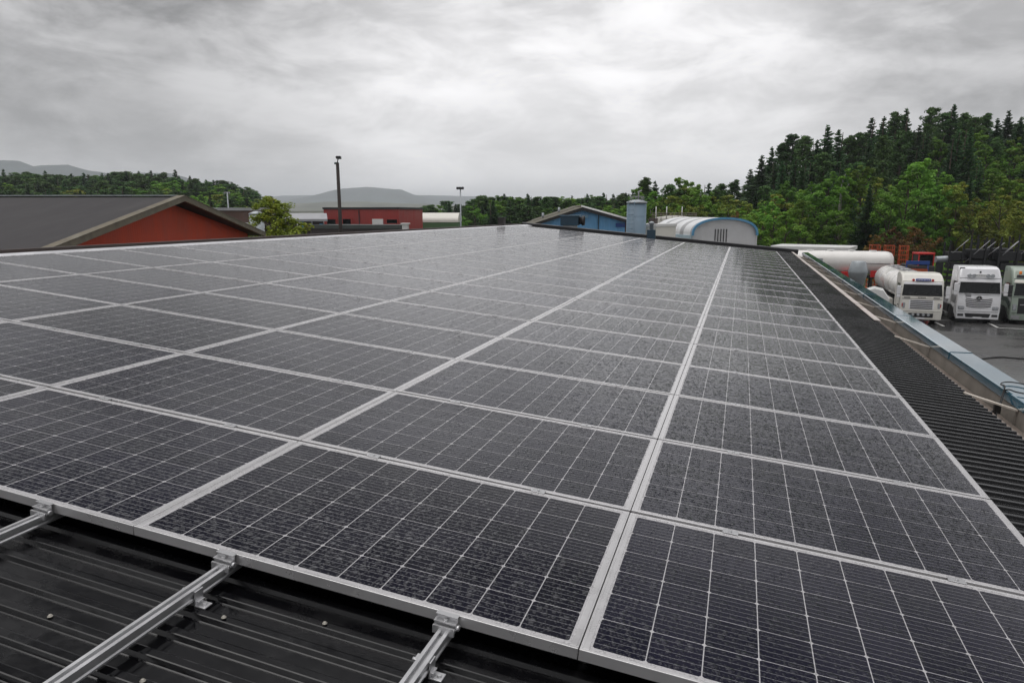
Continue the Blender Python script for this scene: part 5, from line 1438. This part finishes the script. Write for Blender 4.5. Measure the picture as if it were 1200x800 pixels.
PROTO = {}
def proto(kind, geo, leafm, barkm):
    C, A, B, stem = geo
    cm = quads_mesh('crown', C, A, B, [leafm])
    tm = bpy.data.meshes.new('trunk'); tm.from_pydata(stem[0], [], stem[1]); tm.materials.append(barkm)
    whole = quads_mesh('tree', C, A, B, [leafm, barkm], extra=stem)
    PROTO.setdefault(kind, []).append((cm, tm, whole))
for s in range(4): proto('spruce', spruce_geo(s, (0.25, 0.29, 0.22, 0.27)[s]), M['spruce'], M['bark'])
for s in range(4): proto('pine', pine_geo(20 + s, (0.25, 0.30, 0.28, 0.33)[s]), M['pine'], M['bark'])
for s in range(4): proto('broad', broad_geo(40 + s, (0.26, 0.30, 0.24, 0.28)[s]), M['leaf'], M['bark'])
for s in range(3): proto('yellow', broad_geo(60 + s, (0.30, 0.34, 0.28)[s], low=0.08), M['leafy'], M['bark'])
for s in range(2): proto('rusty', broad_geo(70 + s, 0.42, low=0.06, n_leaf=4200, leaf=0.15), M['leafo'], M['bark'])
for s in range(2): proto('slender', broad_geo(80 + s, 0.17, lobes=24, n_leaf=6500, tall=1.3), M['leaf'], M['birchbark'])
proto('birch', broad_geo(90, 0.30, lobes=64, n_leaf=21000, low=0.05, leaf=0.085, tall=1.2), M['leafbirch'], M['birchbark'])
NAMES = {'spruce': ('spruce_tree', 'spruce'), 'pine': ('pine_tree', 'pine'), 'broad': ('broadleaf_tree', 'tree'), 'yellow': ('broadleaf_tree', 'tree'),
         'rusty': ('autumn_bush', 'bush'), 'slender': ('slender_tree', 'tree'), 'birch': ('birch_tree', 'birch')}
TR = random.Random(77)
def tree(kind, px, pytop, D, label, group=None, parts=True, wide=1.0, var=None):
    top = at(px, pytop, D); x, y = top[0], top[1]
    gz = float(ground_h(x, y)) - 0.15
    H = max(2.0, top[2] - gz)
    cm, tm, whole = PROTO[kind][TR.randrange(len(PROTO[kind])) if var is None else var]
    nm, cat = NAMES[kind]
    k = H / 10.0; wk = wide * k ** 0.8 * TR.uniform(0.9, 1.12)
    if parts:
        o = thing(nm, label, cat, (x, y, gz), TR.uniform(0, 6.28), group)
        for n_, me in (('trunk', tm), ('crown', cm)):
            c = bpy.data.objects.new(n_, me); COL.objects.link(c); c.parent = o
    else:
        o = bpy.data.objects.new(nm, whole); COL.objects.link(o); tag(o, label, cat, group)
        o.location = (x, y, gz); o.rotation_euler = (0, 0, TR.uniform(0, 6.28))
    o.scale = (wk, wk, k)
    return o
# the birch by the red gable
tree('birch', 321, 225, 46, 'yellow-green birch standing beside the red gable end', wide=1.2)
# skyline conifers of the wooded hill on the right
GR = 'conifers along the crest of the wooded hill'
SKY = [(757, 203, 'pine'), (768, 212, 'spruce'), (799, 199, 'broad'), (785, 211, 'pine'), (816, 208, 'broad'), (831, 214, 'spruce'), (846, 211, 'pine'), (862, 207, 'pine'), (880, 198, 'spruce'),
       (893, 182, 'spruce'), (905, 172, 'spruce'), (917, 163, 'pine'), (930, 152, 'pine'), (945, 154, 'pine'), (958, 164, 'spruce'), (971, 147, 'spruce'), (983, 152, 'spruce'), (997, 154, 'pine'),
       (1010, 150, 'pine'), (1022, 138, 'spruce'), (1036, 137, 'spruce'), (1052, 126, 'pine'), (1063, 127, 'spruce'), (1078, 146, 'spruce'), (1094, 120, 'pine'), (1108, 127, 'pine'), (1119, 122, 'spruce'), (1132, 128, 'pine'),
       (1146, 132, 'pine'), (1157, 128, 'pine'), (1170, 139, 'spruce'), (1183, 129, 'spruce'), (1197, 137, 'spruce'), (1214, 130, 'pine'), (1230, 134, 'spruce'), (1248, 131, 'pine'), (1266, 138, 'spruce'), (1285, 133, 'pine'), (1304, 141, 'spruce')]
LABK = {'spruce': 'dark pointed spruce on the crest of the wooded hill', 'pine': 'dark ragged pine on the crest of the wooded hill', 'broad': 'light green leafy tree against the sky at the low end of the wood'}
for i, (px, py, k) in enumerate(SKY):
    tree(k, px, py, TR.uniform(120, 140) if px > 840 else TR.uniform(100, 112), LABK[k], GR if k != 'broad' else 'leafy trees at the low end of the wood', wide=1.6 if k == 'spruce' else 1.25)
for px in np.arange(842, 1310, 13.0):
    x = px + TR.uniform(-5, 5); k = TR.choice(['spruce', 'pine', 'spruce'])
    tree(k, x, float(np.interp(x, [q[0] for q in SKY], [q[1] for q in SKY])) + TR.uniform(5, 20), TR.uniform(143, 156), LABK[k], GR, wide=1.5)
# second line just below the crest
def skyl(px): return float(np.interp(px, [s[0] for s in SKY], [s[1] for s in SKY]))
for px in np.arange(850, 1310, 11.5):
    x = px + TR.uniform(-4, 4); k = TR.choice(['spruce', 'pine', 'pine', 'spruce', 'broad'])
    tree(k, x, skyl(x) + TR.uniform(14, 38), TR.uniform(104, 118), {'spruce': 'dark spruce on the upper slope of the wooded hill', 'pine': 'grey-green pine on the upper slope of the wooded hill', 'broad': 'green broadleaf tree among conifers on the upper slope'}[k],
         'trees on the upper slope of the wooded hill', wide=1.1)
for px in np.arange(746, 858, 8.5):
    x = px + TR.uniform(-3, 3); k = TR.choice(['broad', 'pine', 'broad', 'yellow'])
    tree(k, x, TR.uniform(214, 228) - (x > 790) * 3, TR.uniform(97, 106), {'broad': 'leafy green tree in the grove behind the arched hall', 'pine': 'dark pine in the grove behind the arched hall', 'yellow': 'yellowing tree in the grove behind the arched hall'}[k], 'grove behind the silo and arched hall', wide=1.3)
# middle slope
for px in np.arange(760, 1310, 15):
    x = px + TR.uniform(-5, 5); s = skyl(x)
    k = TR.choice(['broad', 'pine', 'yellow', 'broad', 'slender', 'spruce'])
    py = s + (286 - s) * TR.uniform(0.36, 0.52) if x > 830 else TR.uniform(222, 236)
    tree(k, x, py, TR.uniform(92, 100), {'broad': 'leafy green tree on the middle slope of the wooded hill', 'pine': 'grey-green pine on the middle slope of the wooded hill', 'yellow': 'yellowing tree on the middle slope of the wooded hill',
         'slender': 'slim green tree on the middle slope of the wooded hill', 'spruce': 'dark spruce on the middle slope of the wooded hill'}[k], 'trees on the middle slope of the wooded hill', wide=1.15)
# front edge of the wood
FRONT = [(893, 232, 'broad', None), (908, 226, 'broad', None), (922, 240, 'broad', None), (940, 226, 'broad', None), (958, 215, 'broad', None), (972, 196, 'broad', None), (990, 190, 'slender', None), (1012, 183, 'broad', 'bright green birch-like tree with a tall pointed crown at the front of the wood'),
         (1020, 215, 'spruce', 'dark narrow spruce between two leafy trees at the front of the wood'), (1044, 214, 'broad', None), (1083, 174, 'broad', 'big round-crowned bright green tree at the front of the wood'), (1066, 192, 'broad', None), (1104, 212, 'broad', None), (1126, 205, 'yellow', None),
         (1118, 236, 'yellow', None), (1142, 226, 'yellow', None), (1160, 236, 'yellow', None), (1176, 222, 'yellow', None), (1195, 230, 'yellow', None), (1215, 224, 'yellow', None), (1240, 228, 'broad', None), (1262, 222, 'yellow', None), (1285, 230, 'broad', None), (1030, 250, 'broad', None), (950, 250, 'broad', None), (985, 245, 'broad', None), (880, 246, 'broad', None), (1080, 240, 'broad', None)]
for px, py, k, lab in FRONT:
    tree(k, px, py, TR.uniform(82, 89), lab or {'broad': 'leafy green tree at the front edge of the wood', 'slender': 'slim green tree at the front edge of the wood', 'yellow': 'yellow-green tree at the front edge of the wood above the trucks'}[k], None if lab else 'trees along the front edge of the wood', wide=1.2)
for px, py, D, lab in ((1050, 262, 78, 'rusty orange bush behind the orange racks'), (1074, 264, 80, 'rusty brown bush right behind the red-roofed loader'), (1028, 274, 80, 'low rusty bush behind the tank trailer')):
    tree('rusty', px, py, D, lab, wide=1.0)
tree('rusty', 863, 244, 84, 'small orange autumn tree behind the arched hall', wide=0.6)
# middle tree line behind the blue building
for row, (D, n) in enumerate(((150, 46), (168, 40), (136, 26))):
    for k in range(n):
        px = 490 + (762 - 490) * (k + TR.uniform(0.1, 0.9)) / n
        if px < 548 and row != 1: continue
        kd = TR.choice(['pine', 'spruce', 'pine', 'broad'])
        py = float(np.interp(px, [490, 545, 560, 600, 640, 700, 740, 762], [236, 234, 227, 225, 227, 227, 225, 214])) + TR.uniform(-2, 7) + (10 if row == 2 else 0)
        tree(kd, px, py, D + TR.uniform(-5, 5), {'pine': 'pine in the tree line behind the blue building', 'spruce': 'pointed spruce in the tree line behind the blue building', 'broad': 'leafy tree in the tree line behind the blue building'}[kd], 'tree line behind the blue building', parts=False, wide=1.8)
# wooded ridge on the left
crest_x = [-60, 0, 40, 75, 110, 150, 200, 240, 270, 300, 318, 335]
crest_y = [200, 203, 201, 204, 203, 200, 203, 209, 214, 222, 233, 244]
for row, (D, n, dy) in enumerate(((256, 44, -1), (236, 54, 1), (212, 50, 8), (188, 44, 16))):
    for k in range(n):
        px = -60 + 392 * (k + TR.uniform(0, 1)) / n
        kd = TR.choice(['spruce', 'spruce', 'pine', 'pine', 'broad' if row > 1 else 'pine', 'yellow' if row == 3 else 'pine'])
        py = float(np.interp(px, crest_x, crest_y)) + dy * (1 if px < 250 else 0.5) + TR.uniform(-3, 5)
        if row == 0 and TR.random() < 0.08: py -= 4
        tree(kd, px, min(py, 245), D + TR.uniform(-8, 8), {'spruce': 'dark spruce on the wooded ridge behind the red gabled building', 'pine': 'dark pine on the wooded ridge behind the red gabled building',
             'broad': 'green leafy tree on the wooded ridge behind the red gabled building', 'yellow': 'yellowish tree on the wooded ridge behind the red gabled building'}[kd], 'trees on the wooded ridge at left', parts=False, wide=2.0)
# undergrowth in front of the wood: one mass of low leaves
def undergrowth():
    rs = np.random.RandomState(9); C, A, B = [], [], []
    for k in range(260):
        px = rs.uniform(870, 1320); D = rs.uniform(73, 90); g = at(px, 300, D); z = float(ground_h(g[0], g[1]))
        h = rs.uniform(0.8, 2.6); n = 110
        d = unit(rs, n) * (rs.rand(n, 1) ** 0.5) * np.array([1.5, 1.5, h]); d[:, 2] = np.abs(d[:, 2])
        C.append(np.array([g[0], g[1], z]) + d); e = unit(rs, n); A.append(e * 0.16); q = np.cross(e, unit(rs, n)); B.append(q * 0.11)
    me = quads_mesh('undergrowth', np.concatenate(C), np.concatenate(A), np.concatenate(B), [M['leaf']])
    o = bpy.data.objects.new('undergrowth', me); COL.objects.link(o); tag(o, 'low green undergrowth along the foot of the wood', 'undergrowth', kind='stuff')
undergrowth()

# ------------------------------------------------------------------ haze
def haze():
    bm = bmesh.new(); bmesh.ops.create_cube(bm, size=1)
    x0, x1, y0, y1, z0_, z1_ = -9200, 9200, -3200, 9200, GZ - 3.2, 255
    for v in bm.verts: v.co = Vector((x0 if v.co.x < 0 else x1, y0 if v.co.y < 0 else y1, z0_ if v.co.z < 0 else z1_))
    me = bpy.data.meshes.new('haze'); bm.to_mesh(me); bm.free()
    m = bpy.data.materials.new('thin_rain_haze'); m.use_nodes = True; nt = m.node_tree; nt.nodes.clear()
    pv = nd(nt, 'ShaderNodeVolumePrincipled'); out = nd(nt, 'ShaderNodeOutputMaterial'); nt.links.new(pv.outputs[0], out.inputs['Volume'])
    pv.inputs['Color'].default_value = (0.90, 0.94, 1.0, 1); pv.inputs['Density'].default_value = 0.00017; pv.inputs['Anisotropy'].default_value = 0.0
    me.materials.append(m)
    o = bpy.data.objects.new('haze', me); COL.objects.link(o); tag(o, 'thin grey rain haze', 'haze', kind='stuff')
haze()
